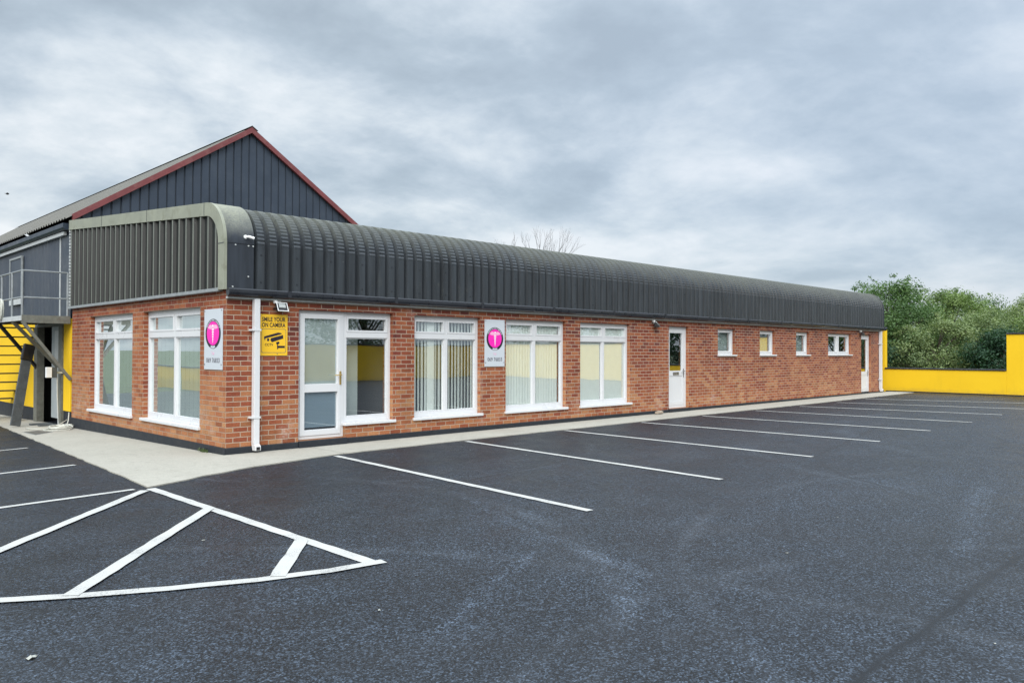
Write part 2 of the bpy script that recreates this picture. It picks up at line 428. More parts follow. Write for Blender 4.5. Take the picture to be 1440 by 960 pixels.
M['greydoor'] = paint('grey_door', (0.36,0.40,0.41), 0.5, 0.12, 2.0, dirt=(0.22,0.23,0.22), dirt_amt=0.4)
M['darkroom'] = paint('dark_interior', (0.03,0.032,0.035), 0.9, 0.2, 2.0)
M['room'] = paint('room_wall', (0.13,0.14,0.145), 0.9, 0.06, 1.0)
M['roomdark'] = paint('room_floor', (0.045,0.05,0.06), 0.8, 0.1, 2.0)
M['blind'] = paint('blind_fabric', (0.74,0.80,0.76), 0.85, 0.04, 8.0)
M['screen'] = paint('screen_fabric', (0.50,0.585,0.565), 0.85, 0.06, 4.0)
M['film'] = paint('door_film', (0.19,0.27,0.33), 0.6, 0.05, 2.0)
M['film_pale'] = paint('pale_film', (0.40,0.47,0.46), 0.6, 0.05, 2.0)
M['brass'] = paint('brass', (0.62,0.44,0.16), 0.3, 0.1, 20.0, metal=0.8)
M['chrome'] = paint('grey_metal', (0.30,0.31,0.33), 0.3, 0.1, 20.0, metal=0.7)
M['sign'] = paint('sign_panel', (0.53,0.575,0.62), 0.35, 0.04, 3.0)
M['sign_edge'] = paint('sign_edge', (0.42,0.45,0.48), 0.4, 0.04, 3.0)
M['pink'] = paint('magenta_print', (0.86,0.018,0.42), 0.4, 0.04, 8.0)
M['palepink'] = paint('pale_pink_print', (0.86,0.42,0.62), 0.4, 0.05, 8.0)
M['paleprint'] = paint('white_print', (0.84,0.74,0.80), 0.4, 0.04, 8.0)
M['ink'] = paint('black_print', (0.018,0.014,0.026), 0.4, 0.1, 8.0)
M['greyink'] = paint('grey_print', (0.10,0.10,0.12), 0.5, 0.1, 8.0)
M['signyellow'] = paint('yellow_sign', (0.83,0.50,0.025), 0.4, 0.05, 3.0)
M['lens'] = paint('lamp_glass', (0.42,0.45,0.44), 0.12, 0.2, 40.0)
M['whiteplastic'] = paint('lamp_white', (0.78,0.80,0.80), 0.35, 0.05, 10.0)
M['cable'] = paint('pale_cable', (0.55,0.56,0.50), 0.6, 0.2, 10.0, dirt=(0.25,0.24,0.19), dirt_amt=0.5)
M['iron'] = paint('cast_iron', (0.12,0.115,0.10), 0.7, 0.3, 12.0, bump=0.6)
M['coping'] = paint('black_coping', (0.028,0.030,0.032), 0.5, 0.3, 4.0, dirt=(0.16,0.17,0.17), dirt_amt=0.5)
M['stone'] = paint('stone', (0.33,0.27,0.21), 0.85, 0.3, 18.0, bump=0.5)
M['scrap'] = paint('pale_scrap', (0.40,0.41,0.37), 0.7, 0.2, 40.0)
M['bark'] = paint('bark', (0.090,0.075,0.058), 0.9, 0.35, 8.0, bump=0.5)
M['twig'] = paint('grey_twigs', (0.30,0.295,0.31), 0.9, 0.2, 4.0)
M['weed'] = paint('weed_leaf', (0.085,0.13,0.04), 0.7, 0.3, 30.0)
M['soil'] = paint('grass_ground', (0.055,0.080,0.030), 0.95, 0.4, 0.7, dirt=(0.10,0.085,0.05), dirt_amt=0.7, bump=0.6)
M['feather'] = paint('dark_feather', (0.03,0.03,0.035), 0.7, 0.2, 20.0)
M['leafA'] = mat_leaf('leaf_dark', (0.040,0.092,0.036), (0.130,0.222,0.070), (0.098,0.168,0.054))
M['leafB'] = mat_leaf('leaf_mid', (0.070,0.125,0.045), (0.188,0.280,0.088), (0.188,0.248,0.076))
M['leafC'] = mat_leaf('leaf_willow', (0.115,0.170,0.080), (0.245,0.318,0.135), (0.230,0.285,0.110))
M['leafD'] = mat_leaf('leaf_holly', (0.012,0.042,0.024), (0.040,0.095,0.045), (0.030,0.075,0.030))

# ------------------------------------------------------------------ ground
def ground_sheet(name, poly_or_rect, dz, mat, label, skirt=0.0):
    mb = MB()
    xs, ys = poly_or_rect
    for i in range(len(xs)-1):
        for j in range(len(ys)-1):
            mb.poly([(xs[i],ys[j],gz(xs[i],ys[j])+dz), (xs[i+1],ys[j],gz(xs[i+1],ys[j])+dz),
                     (xs[i+1],ys[j+1],gz(xs[i+1],ys[j+1])+dz), (xs[i],ys[j+1],gz(xs[i],ys[j+1])+dz)])
    o = mb.build(name, mat)
    return props(o, label, kind='structure')

ground_sheet('ground', ([-2500,-40,26.3,40,2500], [-2500,0,16,2500]), -0.06, M['soil'], 'rough grassy ground beyond the yard walls')
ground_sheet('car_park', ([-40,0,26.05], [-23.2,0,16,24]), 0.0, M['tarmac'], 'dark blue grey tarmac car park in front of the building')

def flat_poly(name, pts, dz, mat, thick=0.0, parent=None):
    mb = MB()
    top = [(x, y, gz(x, y)+dz) for x, y in pts]
    if thick: mb.prism(top, (0,0,-thick))
    else: mb.poly(top)
    o = mb.build(name, mat, parent)
    for p in o.data.polygons:
        pass
    return o

# concrete apron: front strip, corner, side strip (one slab drawn as strips so that it follows the fall)
slab = MB(); sj_ = random.Random(12)
def rough_line(pts, amp):
    out = []
    for (x0, y0), (x1, y1) in zip(pts[:-1], pts[1:]):
        n = max(1, int(math.hypot(x1-x0, y1-y0)/0.22))
        for k in range(n): out.append((x0+(x1-x0)*k/n+sj_.uniform(-amp,amp), y0+(y1-y0)*k/n+sj_.uniform(-amp,amp)))
    return out + [pts[-1]]
edge1 = rough_line([(-1.68,0.0),(-1.79,-1.99),(-1.0,-1.63),(-0.19,-1.33),(1.3,-1.02),(4.0,-0.96),(7.5,-0.96),(11.7,-0.93),(17.4,-0.98),(25.7,-0.9)], 0.014)
edge1[0] = (-1.68, 0.0)
edge2 = rough_line([(-0.55,16.0),(-0.90,9.4),(-1.33,4.2),(-1.68,0.0)], 0.014)
slab.prism([(x, y, gz(x,y)+0.014) for x, y in edge1+[(25.7,0.0)]], (0,0,-0.05))
slab.prism([(x, y, gz(x,y)+0.014) for x, y in edge2+[(0.05,0.0),(0.05,16.0)]], (0,0,-0.05))
props(slab.build('pavement', M['concrete']), 'pale grey concrete apron round the brick building', kind='structure')

# expansion joints are left to the material; painted markings, each a thin sheet
def stripe(pts, w, name, label, group=None, dz=0.006):
    """a painted line through pts (x, y)"""
    mb = MB()
    P = []
    for (x0, y0), (x1, y1) in zip(pts[:-1], pts[1:]):
        n = max(1, int(math.hypot(x1-x0, y1-y0)/0.14))
        P += [Vector((x0+(x1-x0)*k/n, y0+(y1-y0)*k/n)) for k in range(n)]
    P.append(Vector(pts[-1]))
    jr = random.Random(int(abs(pts[0][0]*71+pts[0][1]*37)*10))
    L = []; Rr = []
    for i, p in enumerate(P):
        if i == 0: d = P[1]-P[0]
        elif i == len(P)-1: d = P[-1]-P[-2]
        else: d = (P[i+1]-P[i]).normalized()+(P[i]-P[i-1]).normalized()
        d.normalize(); n = Vector((-d.y, d.x))
        L.append(p+n*(w/2+jr.uniform(-1,1)*0.005)); Rr.append(p-n*(w/2+jr.uniform(-1,1)*0.005))
    for i in range(len(P)-1):
        q = [L[i], L[i+1], Rr[i+1], Rr[i]]
        mb.poly([(v.x, v.y, gz(v.x, v.y)+dz) for v in q])
    o = mb.build(name, M['roadpaint'])
    return props(o, label, group=group, kind='structure')

BAYS = [((1.14,-1.14),(0.76,-6.24)),((3.72,-1.08),(3.30,-6.16)),((6.26,-1.06),(6.04,-6.03)),((8.70,-1.07),(8.72,-5.98)),((11.1,-1.08),(11.28,-5.98)),
        ((13.55,-1.12),(13.85,-6.0)),((15.85,-1.2),(16.62,-5.9)),((18.15,-1.25),(19.2,-5.8)),((20.6,-1.15),(22.0,-5.5))]
ordl = ['nearest the corner downpipe','second from the corner','third from the corner','fourth from the corner','fifth from the corner','sixth from the corner',
        'third from the far yellow wall','second from the far yellow wall','nearest the far yellow wall']
for (a, b), w in zip(BAYS, ordl):
    stripe([a, b], 0.095, 'bay_line', 'white painted parking bay line, '+w, 'white parking bay lines along the long front')
LEFTB = [((-5.6,2.30),(-1.70,3.53),'farthest left bay line'),((-6.0,-0.35),(-1.83,0.56),'middle left bay line'),((-6.2,-2.48),(-1.95,-1.985),'left bay line meeting the apron corner')]
for a, b, w in LEFTB:
    stripe([a, b], 0.085, 'bay_line', 'white painted parking bay line beside the short front, '+w, 'white parking bay lines beside the short front')
stripe([(-1.80,-2.06),(-1.80,-6.30)], 0.102, 'hatched_marking', 'white edge line of the hatched corner, running away from the apron tip')
stripe([(-1.72,-6.355),(-2.15,-6.29),(-2.6,-6.15),(-3.1,-5.93),(-3.6,-5.66),(-4.0,-5.40),(-4.8,-4.75),(-5.6,-3.9)], 0.10, 'hatched_marking', 'white curved edge line of the hatched corner, nearest the viewer', dz=0.009)
stripe([(-5.4,-5.95),(-3.65,-4.06),(-1.90,-2.17)], 0.10, 'hatched_marking', 'white hatch bar, longest of the three from the apron tip', dz=0.012)
stripe([(-3.60,-5.66),(-1.83,-3.62)], 0.104, 'hatched_marking', 'white hatch bar in the middle of the hatched corner', dz=0.012)
stripe([(-2.47,-6.18),(-1.83,-5.38)], 0.108, 'hatched_marking', 'short white hatch bar by the pointed tip of the hatched corner', dz=0.012)

# ------------------------------------------------------------------ brick building
BL, BD, BH = 25.11, 7.36, 2.32
bld = empty('office_building', (0,0,0), 'long single storey red brick building with a rounded dark corrugated roof edge', 'building')

def wall_cells(mb, us, zs, holes, t0, t1, mp, ends=(True, True)):
    """solid wall between depths t0 and t1, cut by holes (u0,u1,z0,z1)"""
    us = sorted(set(us + [h[0] for h in holes] + [h[1] for h in holes]))
    zs = sorted(set(zs + [h[2] for h in holes] + [h[3] for h in holes]))
    solid = lambda i, j: (0 <= i < len(us)-1 and 0 <= j < len(zs)-1 and not any(
        h[0]-1e-6 <= us[i] and us[i+1] <= h[1]+1e-6 and h[2]-1e-6 <= zs[j] and zs[j+1] <= h[3]+1e-6 for h in holes))
    for i in range(len(us)-1):
        for j in range(len(zs)-1):
            if not solid(i, j): continue
            u0, u1, z0, z1 = us[i], us[i+1], zs[j], zs[j+1]
            mb.poly([mp(u0,t0,z0), mp(u1,t0,z0), mp(u1,t0,z1), mp(u0,t0,z1)])
            mb.poly([mp(u1,t1,z0), mp(u0,t1,z0), mp(u0,t1,z1), mp(u1,t1,z1)])
            if not solid(i-1, j) and (i > 0 or ends[0]): mb.poly([mp(u0,t1,z0), mp(u0,t0,z0), mp(u0,t0,z1), mp(u0,t1,z1)])
            if not solid(i+1, j) and (i < len(us)-2 or ends[1]): mb.poly([mp(u1,t0,z0), mp(u1,t1,z0), mp(u1,t1,z1), mp(u1,t0,z1)])
            if not solid(i, j-1): mb.poly([mp(u0,t1,z0), mp(u1,t1,z0), mp(u1,t0,z0), mp(u0,t0,z0)])
            if not solid(i, j+1): mb.poly([mp(u0,t0,z1), mp(u1,t0,z1), mp(u1,t1,z1), mp(u0,t1,z1)])

FX = lambda u, d, z: (u, d, z)      # long front: u along x, depth along y
SX = lambda u, d, z: (d, u, z)      # short front: u along y, depth along x
F_HOLES = [(1.176,2.03,0.02,2.07),(2.03,2.98,0.20,2.07),(3.44,5.02,0.20,2.062),(5.69,7.47,0.20,2.062),(7.94,9.72,0.20,2.062),
           (11.30,12.19,0.02,2.062),(13.59,14.50,1.31,2.055),(15.88,16.80,1.31,2.055),(18.16,19.07,1.31,2.055),(20.455,22.31,1.31,2.055),(23.17,24.07,0.0,2.055)]
S_HOLES = [(0.90,3.27,0.20,2.10),(3.80,6.17,0.20,2.10)]
wb = MB()
wall_cells(wb, [0.0,BL], [0.0,BH], F_HOLES, 0.0, 0.30, FX)
wall_cells(wb, [0.30,BD], [0.0,BH], S_HOLES, 0.0, 0.30, SX, ends=(False, True))
wall_cells(wb, [0.30,BD], [0.0,BH], [], BL-0.30, BL, SX, ends=(False, True))
wall_cells(wb, [0.30,BL-0.30], [0.0,BH], [], BD-0.30, BD, FX, ends=(False, False))
wb.build('wall', M['brick'], bld, recalc=False)

pl = MB()   # painted plinth, standing proud of the brick
n = 16
for (x0, x1, h) in ((0.0,1.17,0.004),(1.17,2.04,0.016),(2.04,11.28,0.004),(11.28,12.2,0.016),(12.2,23.17,0.004),(23.17,24.07,-0.012),(24.07,BL,0.004)):
    pl.box(x0+0.0005, x1-0.0005, -0.022 if h < 0.01 else -0.05, 0.28, -0.6, h)
pl.box(-0.030, 0.27, 0.2805, BD, -0.6, 0.006)
pl.box(-0.030, -0.0005, -0.022, 0.280, -0.6, 0.006)
build_split(pl, 'plinth', M['plinth'], bld, bevel=0.008)

ib = MB()
ib.box(0.31, BL-0.31, 0.31, BD-0.31, -0.05, 0.0)
ib.build('floor', M['roomdark'], bld)
ib = MB()
ib.box(0.31, BL-0.31, 0.31, BD-0.31, 2.26, 2.30)
ib.build('ceiling', M['room'], bld)
ib = MB()
for x in (3.2, 5.4, 7.7, 10.2, 13.0, 19.6, 22.8): ib.box(x-0.05, x+0.05, 0.31, 4.0, 0.0, 2.255)
ib.box(0.9, BL-0.4, 4.0, 4.1, 0.0, 2.255)
build_split(ib, 'partition', M['room'], bld)
ib = MB(); ib.box(2.04, 2.47, 0.32, 0.36, 0.001, 2.255); ib.build('door_return', M['film_pale'], bld)

# ---- windows and doors
def bars(mb, mp, u0, u1, z0, z1, d0, d1, w, wz=None):
    wz = wz or w
    for (a, b, c, d) in ((u0,u0+w,z0,z1),(u1-w,u1,z0,z1),(u0+w,u1-w,z0,z0+wz),(u0+w,u1-w,z1-wz,z1)):
        cbox(mb, mp, a, b, d0, d1, c, d)
def cbox(mb, mp, u0, u1, d0, d1, z0, z1, m=0):
    p = mp(u0, d0, z0); q = mp(u1, d1, z1)
    mb.box(p[0], q[0], p[1], q[1], p[2], q[2], m)

DEP = 0.085
def big_window(mp, u0, u1, z1, blind, tz=(1.645,1.745), name='window', label=None, sill=True, mull=True):
    z0 = 0.252
    fr = MB(); w = 0.062; um = (u0+u1)/2
    cbox(fr, mp, u0, u0+w, DEP, DEP+0.07, z0, z1); cbox(fr, mp, u1-w, u1, DEP, DEP+0.07, z0, z1)
    cbox(fr, mp, u0+w, u1-w, DEP, DEP+0.07, z0, z0+0.085); cbox(fr, mp, u0+w, u1-w, DEP, DEP+0.07, z1-0.075, z1)
    cbox(fr, mp, u0+w, u1-w, DEP-0.006, DEP+0.07, tz[0], tz[1])
    segs = [(u0+w, u1-w)]
    if mull:
        cbox(fr, mp, um-0.036, um+0.036, DEP-0.002, DEP+0.07, z0+0.085, tz[0]); cbox(fr, mp, um-0.036, um+0.036, DEP-0.002, DEP+0.07, tz[1], z1-0.075)
        segs = [(u0+w, um-0.036), (um+0.036, u1-w)]
    for a, b in segs:      # opening sashes of the top lights stand a little proud; lower beads thinner
        bars(fr, mp, a+0.001, b-0.001, tz[1]+0.001, z1-0.076, DEP-0.012, DEP+0.06, 0.034)
        bars(fr, mp, a+0.001, b-0.001, z0+0.086, tz[0]-0.001, DEP+0.010, DEP+0.06, 0.016)
    f = fr.build(name, M['upvc'], bld, bevel=0.004)
    if label: f['label'] = label
    g = MB()
    for a, b in segs:
        for c, d in ((z0+0.09, tz[0]-0.004), (tz[1]+0.01, z1-0.08)):
            q = [mp(a+0.005, DEP+0.040, c), mp(b-0.005, DEP+0.040, c), mp(b-0.005, DEP+0.040, d), mp(a+0.005, DEP+0.040, d)]
            g.poly(q if mp is FX else q[::-1])
    g.build('pane', M['glass'], f, recalc=False)
    if sill:
        s = MB(); cbox(s, mp, u0-0.03, u1+0.045, -0.045, DEP+0.03, 0.203, 0.251)
        s.build('sill', M['upvc'], f, bevel=0.006)
    bl = MB(); d = 0.150; lo, hi = z0+0.04, z1-0.02
    if blind == 'open':
        u = u0+0.05; k = 0
        while u < u1-0.05:
            ang = R(27 + 4*math.sin(k*1.3) + (random.random()-0.5)*5)
            if u0+0.38 < u < u0+0.56: ang = R(-4)
            c, s_ = math.cos(ang)*0.044, math.sin(ang)*0.044
            for q in ([mp(u-c,d-s_,lo),mp(u+c,d+s_,lo),mp(u+c,d+s_,hi),mp(u-c,d-s_,hi)],):
                bl.prism(q, Vector(mp(0,0.0015,0)))
            u += 0.079; k += 1
    elif blind == 'closed':
        u = u0+0.04; k = 0
        while u < u1-0.10:
            ang = R(-2 + random.random()*5)
            c, s_ = math.cos(ang)*0.039, math.sin(ang)*0.039
            for a_, b_, da, db in ((-c, 0, -s_+0.014, 0.0), (0, c, 0.0, s_+0.014)):
                bl.prism([mp(u+a_,d+da,lo),mp(u+b_,d+db,lo),mp(u+b_,d+db,hi),mp(u+a_,d+da,hi)], Vector(mp(0,0.0015,0)))
            u += 0.080; k += 1
    elif blind == 'roller':
        cbox(bl, mp, u0+0.02, um-0.075, d-0.02, d-0.018, lo, hi); cbox(bl, mp, um+0.0, u1-0.09, d-0.02, d-0.018, lo, hi)
        cbox(bl, mp, u0+0.02, um-0.075, d-0.028, d-0.0205, lo-0.02, lo+0.008)
    elif blind == 'screen':
        lo -= 0.02
        n = int((u1-u0)/0.09)
        for k in range(n):
            a = u0+0.16 + (u1-u0-0.18)*k/n; b = u0+0.16+(u1-u0-0.18)*(k+1)/n
            bl.prism([mp(a,d-0.003*(k%2),lo),mp(b+0.004,d-0.003*(k%2)+0.001,lo),mp(b+0.004,d-0.003*(k%2)+0.001,hi),mp(a,d-0.003*(k%2),hi)], Vector(mp(0,0.0015,0)))
    if bl.v: bl.build('blind', M['screen' if blind == 'screen' else 'blind'], f)
    return f

big_window(FX, 3.44, 5.02, 2.062, 'open', label='white window with vertical slat blind half open')
big_window(FX, 5.69, 7.47, 2.062, 'closed', label='white window with vertical slat blind closed')
big_window(FX, 7.94, 9.72, 2.062, 'roller', label='white window with two plain pale blinds')
big_window(SX, 0.90, 3.27, 2.10, 'screen')
big_window(SX, 3.80, 6.17, 2.10, 'screen')
big_window(FX, 2.03, 2.98, 2.07, 'none', tz=(1.645,1.735), mull=False, label='clear sidelight window beside the glazed door')

def door_handle(u, z, brass, parent, d0):
    mb = MB()
    mb.box(u-0.017, u+0.017, d0-0.008, d0, z-0.11, z+0.11)
    mb.tube([(u, d0-0.006, z+0.05), (u, d0-0.05, z+0.05), (u-0.02, d0-0.056, z+0.052), (u-0.13, d0-0.056, z+0.045)], 0.010, 8)
    mb.build('handle', M['brass' if brass else 'chrome'], parent, bevel=0.003)

# main glazed door
fr = MB(); D = 0.07; u0, u1 = 1.178, 2.03
bars(fr, FX, u0, u1, 0.025, 2.068, D, D+0.07, 0.05)
a, b, c, d_ = u0+0.052, u1-0.054, 0.078, 2.016
e0, e1 = 1.915-1.178, 0
for (x0, x1, z0, z1) in ((a,a+0.085,c,d_),(1.918,b,c,d_),(a+0.085,1.918,c,c+0.09),(a+0.085,1.918,0.765,0.895),(a+0.085,1.918,1.94,d_)):
    fr.box(x0, x1, D-0.012, D+0.055, z0, z1)
door = fr.build('door', M['upvc'], bld, bevel=0.004); door['label'] = 'white door with two glass panels and brass handle'
g = MB()
for z0, z1 in ((0.16,0.77),(0.89,1.945)):
    g.poly([(a+0.08,D+0.03,z0),(1.923,D+0.03,z0),(1.923,D+0.03,z1),(a+0.08,D+0.03,z1)])
g.build('pane', M['glass'], door, recalc=False)
g = MB(); g.box(a+0.06, 1.935, D+0.042, D+0.046, 0.895, 1.96); g.build('backing_film', M['film_pale'], door)
g = MB(); g.box(a+0.06, 1.935, D+0.042, D+0.046, 0.20, 0.765); g.build('backing_film', M['film'], door)
door_handle(1.965, 0.985, True, door, D-0.012)

def panel_door(u0, u1, z1, D, gz0, letter, label):
    fr = MB()
    bars(fr, FX, u0, u1, 0.02, z1, D, D+0.07, 0.062)
    a, b = u0+0.064, u1-0.064
    fr.box(a, a+0.10, D+0.002, D+0.06, 0.085, z1-0.064); fr.box(b-0.10, b, D+0.002, D+0.06, 0.085, z1-0.064)
    fr.box(a+0.10, b-0.10, D+0.002, D+0.06, z1-0.164, z1-0.064); fr.box(a+0.10, b-0.10, D+0.002, D+0.06, gz0-0.13, gz0)
    fr.box(a+0.10, b-0.10, D+0.002, D+0.06, 0.085, 0.185); fr.box(a+0.10, b-0.10, D+0.014, D+0.05, 0.185, gz0-0.13)
    o = fr.build('door', M['upvc'], bld, bevel=0.004); o['label'] = label
    g = MB(); g.poly([(a+0.095,D+0.03,gz0-0.005),(b-0.095,D+0.03,gz0-0.005),(b-0.095,D+0.03,z1-0.158),(a+0.095,D+0.03,z1-0.158)])
    g.build('pane', M['glass'], o, recalc=False)
    if letter:
        m = MB(); m.box((a+b)/2-0.14, (a+b)/2+0.12, D-0.010, D+0.0015, gz0-0.105, gz0-0.03); m.build('letterbox', M['chrome'], o, bevel=0.004)
    door_handle(b-0.05, gz0-0.06, False, o, D+0.002)
    return o
panel_door(11.30, 12.19, 2.06, 0.085, 0.95, True, 'white half glazed door with letterbox')
panel_door(23.17, 24.07, 2.053, 0.085, 0.74, False, 'white half glazed door at the far end')

def small_window(u0, u1, double, label=None):
    fr = MB(); z0, z1 = 1.352, 2.053
    bars(fr, FX, u0, u1, z0, z1, DEP, DEP+0.07, 0.055)
    segs = [(u0+0.056, u1-0.056)]
    if double:
        um = (u0+u1)/2; fr.box(um-0.04, um+0.04, DEP-0.002, DEP+0.07, z0+0.055, z1-0.055); segs = [(u0+0.056, um-0.041), (um+0.041, u1-0.056)]
    for a, b in segs: bars(fr, FX, a, b, z0+0.056, z1-0.056, DEP-0.010, DEP+0.06, 0.045)
    f = fr.build('window', M['upvc'], bld, bevel=0.004)
    if label: f['label'] = label
    g = MB()
    for a, b in segs: g.poly([(a+0.01,DEP+0.04,z0+0.06),(b-0.01,DEP+0.04,z0+0.06),(b-0.01,DEP+0.04,z1-0.06),(a+0.01,DEP+0.04,z1-0.06)])
    g.build('pane', M['glass'], f, recalc=False)
    s = MB(); s.box(u0-0.01, u1+0.04, -0.045, DEP+0.03, 1.312, 1.351); s.build('sill', M['upvc'], f, bevel=0.005)
    if not double:
        b = MB(); b.box(u0+0.03, u1-0.03, 0.215, 0.218, z0, z1-0.02); b.build('blind', M['film_pale'], f)
for a in ((13.59,14.50,False),(15.88,16.80,False),(18.16,19.07,False)): small_window(*a)
small_window(20.455, 22.31, True, 'white two light window, widest of the high windows')

# ---- roof: vertical sheet, quarter round, shallow slope to the shed
YF, ZB, ZT, RR = -0.045, 2.315, 3.00, 0.62
SL = math.tan(R(4.4))
def profile(off=0.0, crimp=False, y_end=7.38):
    """points (y, z, ny, nz, zone)"""
    out = [(YF-off, ZB, -1, 0, 0)]
    for k in range(1, 4): out.append((YF-off, ZB+(ZT-ZB)*k/3, -1, 0, 0))
    cy = YF+RR; a_end = R(90-4.4); N = 30
    for k in range(1, N+1):
        a = a_end*k/N; o = off
        out.append((cy-(RR+o)*math.cos(a), ZT+(RR+o)*math.sin(a), -math.cos(a), math.sin(a), 1 if a < R(64) else 2))
    y1, z1, ny, nz, _ = out[-1]
    for y in (2.0, 3.5, 5.0, 6.2, y_end): out.append((y, z1+(y-y1)*SL, ny, nz, 2))
    return out
PRO = profile()
rf = MB()
x = 0.40; cols = []   # (x, depth offset, is_crown)
while x < 25.10:
    cols += [(x,-0.054,0),(x+0.034,-0.054,0),(x+0.058,0.0,1),(x+0.170,0.0,1)]
    x += 0.2
cols.append((25.12,-0.054,0))
for i, (y, z, ny, nz, zone) in enumerate(PRO):
    for (cx, o, cr) in cols:
        oo = o
        if zone == 1 and cr: oo += -0.007 if i % 2 else 0.003
        rf.v.append((cx, y+ny*oo, z+nz*oo))
nc = len(cols)
for i in range(len(PRO)-1):
    for j in range(nc-1):
        a = i*nc+j; rf.f.append((a, a+1, a+nc+1, a+nc)); rf.m.append(1 if cols[j][2] == 0 and cols[j+1][2] == 0 else 0)
fx = MB()
for k in range(0,122,3):
    xx = 0.40+k*0.2+0.114
    for zz in (2.45,2.86):
        fx.tube([(xx,YF+0.002,zz),(xx,YF-0.008,zz)], 0.012, 6)
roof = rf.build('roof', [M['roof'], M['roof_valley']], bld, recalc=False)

build_split(fx, 'fixing', M['gutter'], roof)
def strip_shell(name, x0, x1, off, thick, mat, i0=0, i1=None, prof=None, bevel=0.0):
    """sheet following the roof profile from x0 to x1 with a real thickness"""
    P = (prof or PRO)[i0:i1]; mb = MB(); k = len(P)
    for (o) in (off, off-thick):
        for xx in (x0, x1):
            for (y, z, ny, nz, _) in P: mb.v.append((xx, y+ny*o, z+nz*o))
    A = lambda s, e, i: (s*2+e)*k+i
    for i in range(k-1):
        mb.f += [(A(0,0,i),A(0,1,i),A(0,1,i+1),A(0,0,i+1)), (A(1,0,i+1),A(1,1,i+1),A(1,1,i),A(1,0,i)),
                 (A(0,0,i+1),A(1,0,i+1),A(1,0,i),A(0,0,i)), (A(0,1,i),A(1,1,i),A(1,1,i+1),A(0,1,i+1))]
        mb.m += [0]*4
    for i in (0, k-1):
        q = (A(0,0,i),A(1,0,i),A(1,1,i),A(0,1,i)); mb.f.append(q if i == 0 else q[::-1]); mb.m.append(0)
    return mb.build(name, mat, bld, bevel=bevel)
# corner cap: lower flat sheet and the rolled sheet above the seam
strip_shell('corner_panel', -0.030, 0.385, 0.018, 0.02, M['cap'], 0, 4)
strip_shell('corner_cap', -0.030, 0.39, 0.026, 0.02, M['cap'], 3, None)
# pale edge flashing on the short front following the profile
strip_shell('edge_flashing', -0.075, -0.0305, 0.030, 0.20, M['trim'], 0, None)
strip_shell('end_flashing', 25.10, 25.17, 0.012, 0.12, M['roof'], 0, None)
sj = MB()   # joints of the flashing: thin cover straps
for i, (y, z) in ((3,(0,0)),):
    pass
for (yy) in (0.62, 2.95, 5.3):
    zz = 3.645+(yy-0.58)*SL
    sj.box(-0.079, -0.0755, yy-0.006, yy+0.006, zz-0.185, zz+0.012)
sj.box(-0.079, -0.0755, YF-0.028, YF+0.165, ZT-0.012, ZT-0.002)
build_split(sj, 'flashing_joint', M['board'], bld)
sc = MB()
for (x, z) in ((0.10,2.975),(0.30,2.975),(0.372,2.975),(0.30,2.52),(0.06,2.36)):
    sc.tube([(x,YF-0.016,z),(x,YF-0.032,z)], 0.011, 8)
build_split(sc, 'cap_screw', M['pale_metal'], bld)

# ribbed cladding of the short front
def ztop(y):
    cy = YF+RR
    if y < cy:
        q = max(0.0, (RR-0.03)**2-(cy-y)**2); return ZT+math.sqrt(q)
    return 3.60+(y-cy)*SL
cl = MB(); y = 0.03
ribs = []
while y < BD-0.02:
    y2 = min(y+0.27, BD)
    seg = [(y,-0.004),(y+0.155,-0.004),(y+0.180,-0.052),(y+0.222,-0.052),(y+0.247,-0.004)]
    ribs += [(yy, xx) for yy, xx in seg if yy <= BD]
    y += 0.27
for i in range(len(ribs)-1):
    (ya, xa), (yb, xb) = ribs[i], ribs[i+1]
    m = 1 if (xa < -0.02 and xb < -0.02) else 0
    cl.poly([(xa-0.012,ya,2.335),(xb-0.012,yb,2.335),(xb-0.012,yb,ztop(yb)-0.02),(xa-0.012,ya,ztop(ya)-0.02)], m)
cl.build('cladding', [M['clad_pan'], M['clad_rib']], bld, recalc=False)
ct = MB()
ct.box(-0.085, -0.002, 0.12, BD+0.01, 2.295, 2.345)
ct.build('cladding_drip_trim', M['galv'], bld, bevel=0.004)
er = MB()     # the ribbed return strip at the back end of the short front
for k in range(26):
    z = 2.36+k*0.068; er.box(-0.06, -0.012+0.02*(k%2), BD+0.006, BD+0.05+0.015*(k % 2), z, z+0.048)
er.build('return_strip', M['pale_metal'], bld)
# fascia end wall on the right and back closure
en = MB()
pts = [(25.09, y+0.02, z-0.03) for (y, z, *_r) in PRO] + [(25.09, 7.38, 2.30), (25.09, 0.0, 2.30)]
en.prism(pts, (-0.02,0,0)); en.build('end_panel', M['shed'], bld)

gt = MB()     # half round gutter drawn as a moulded section
sec = [(-0.055,2.335),(-0.148,2.335),(-0.158,2.318),(-0.158,2.275),(-0.145,2.240),(-0.115,2.222),(-0.085,2.222),(-0.060,2.240),(-0.050,2.275)]
gt.prism([(-0.03,y,z) for y,z in sec], (25.20,0,0))
gut = gt.build('gutter', M['gutter'], bld)
gb = MB()
for k in range(13): gb.box(0.9+k*2.0, 0.96+k*2.0, -0.164, -0.159, 2.236, 2.336)
build_split(gb, 'gutter_bracket', M['gutter'], gut)
so = MB(); so.box(-0.01, 25.12, -0.060, -0.004, 2.188, 2.216); so.build('soffit_strip', M['pale_metal'], bld)

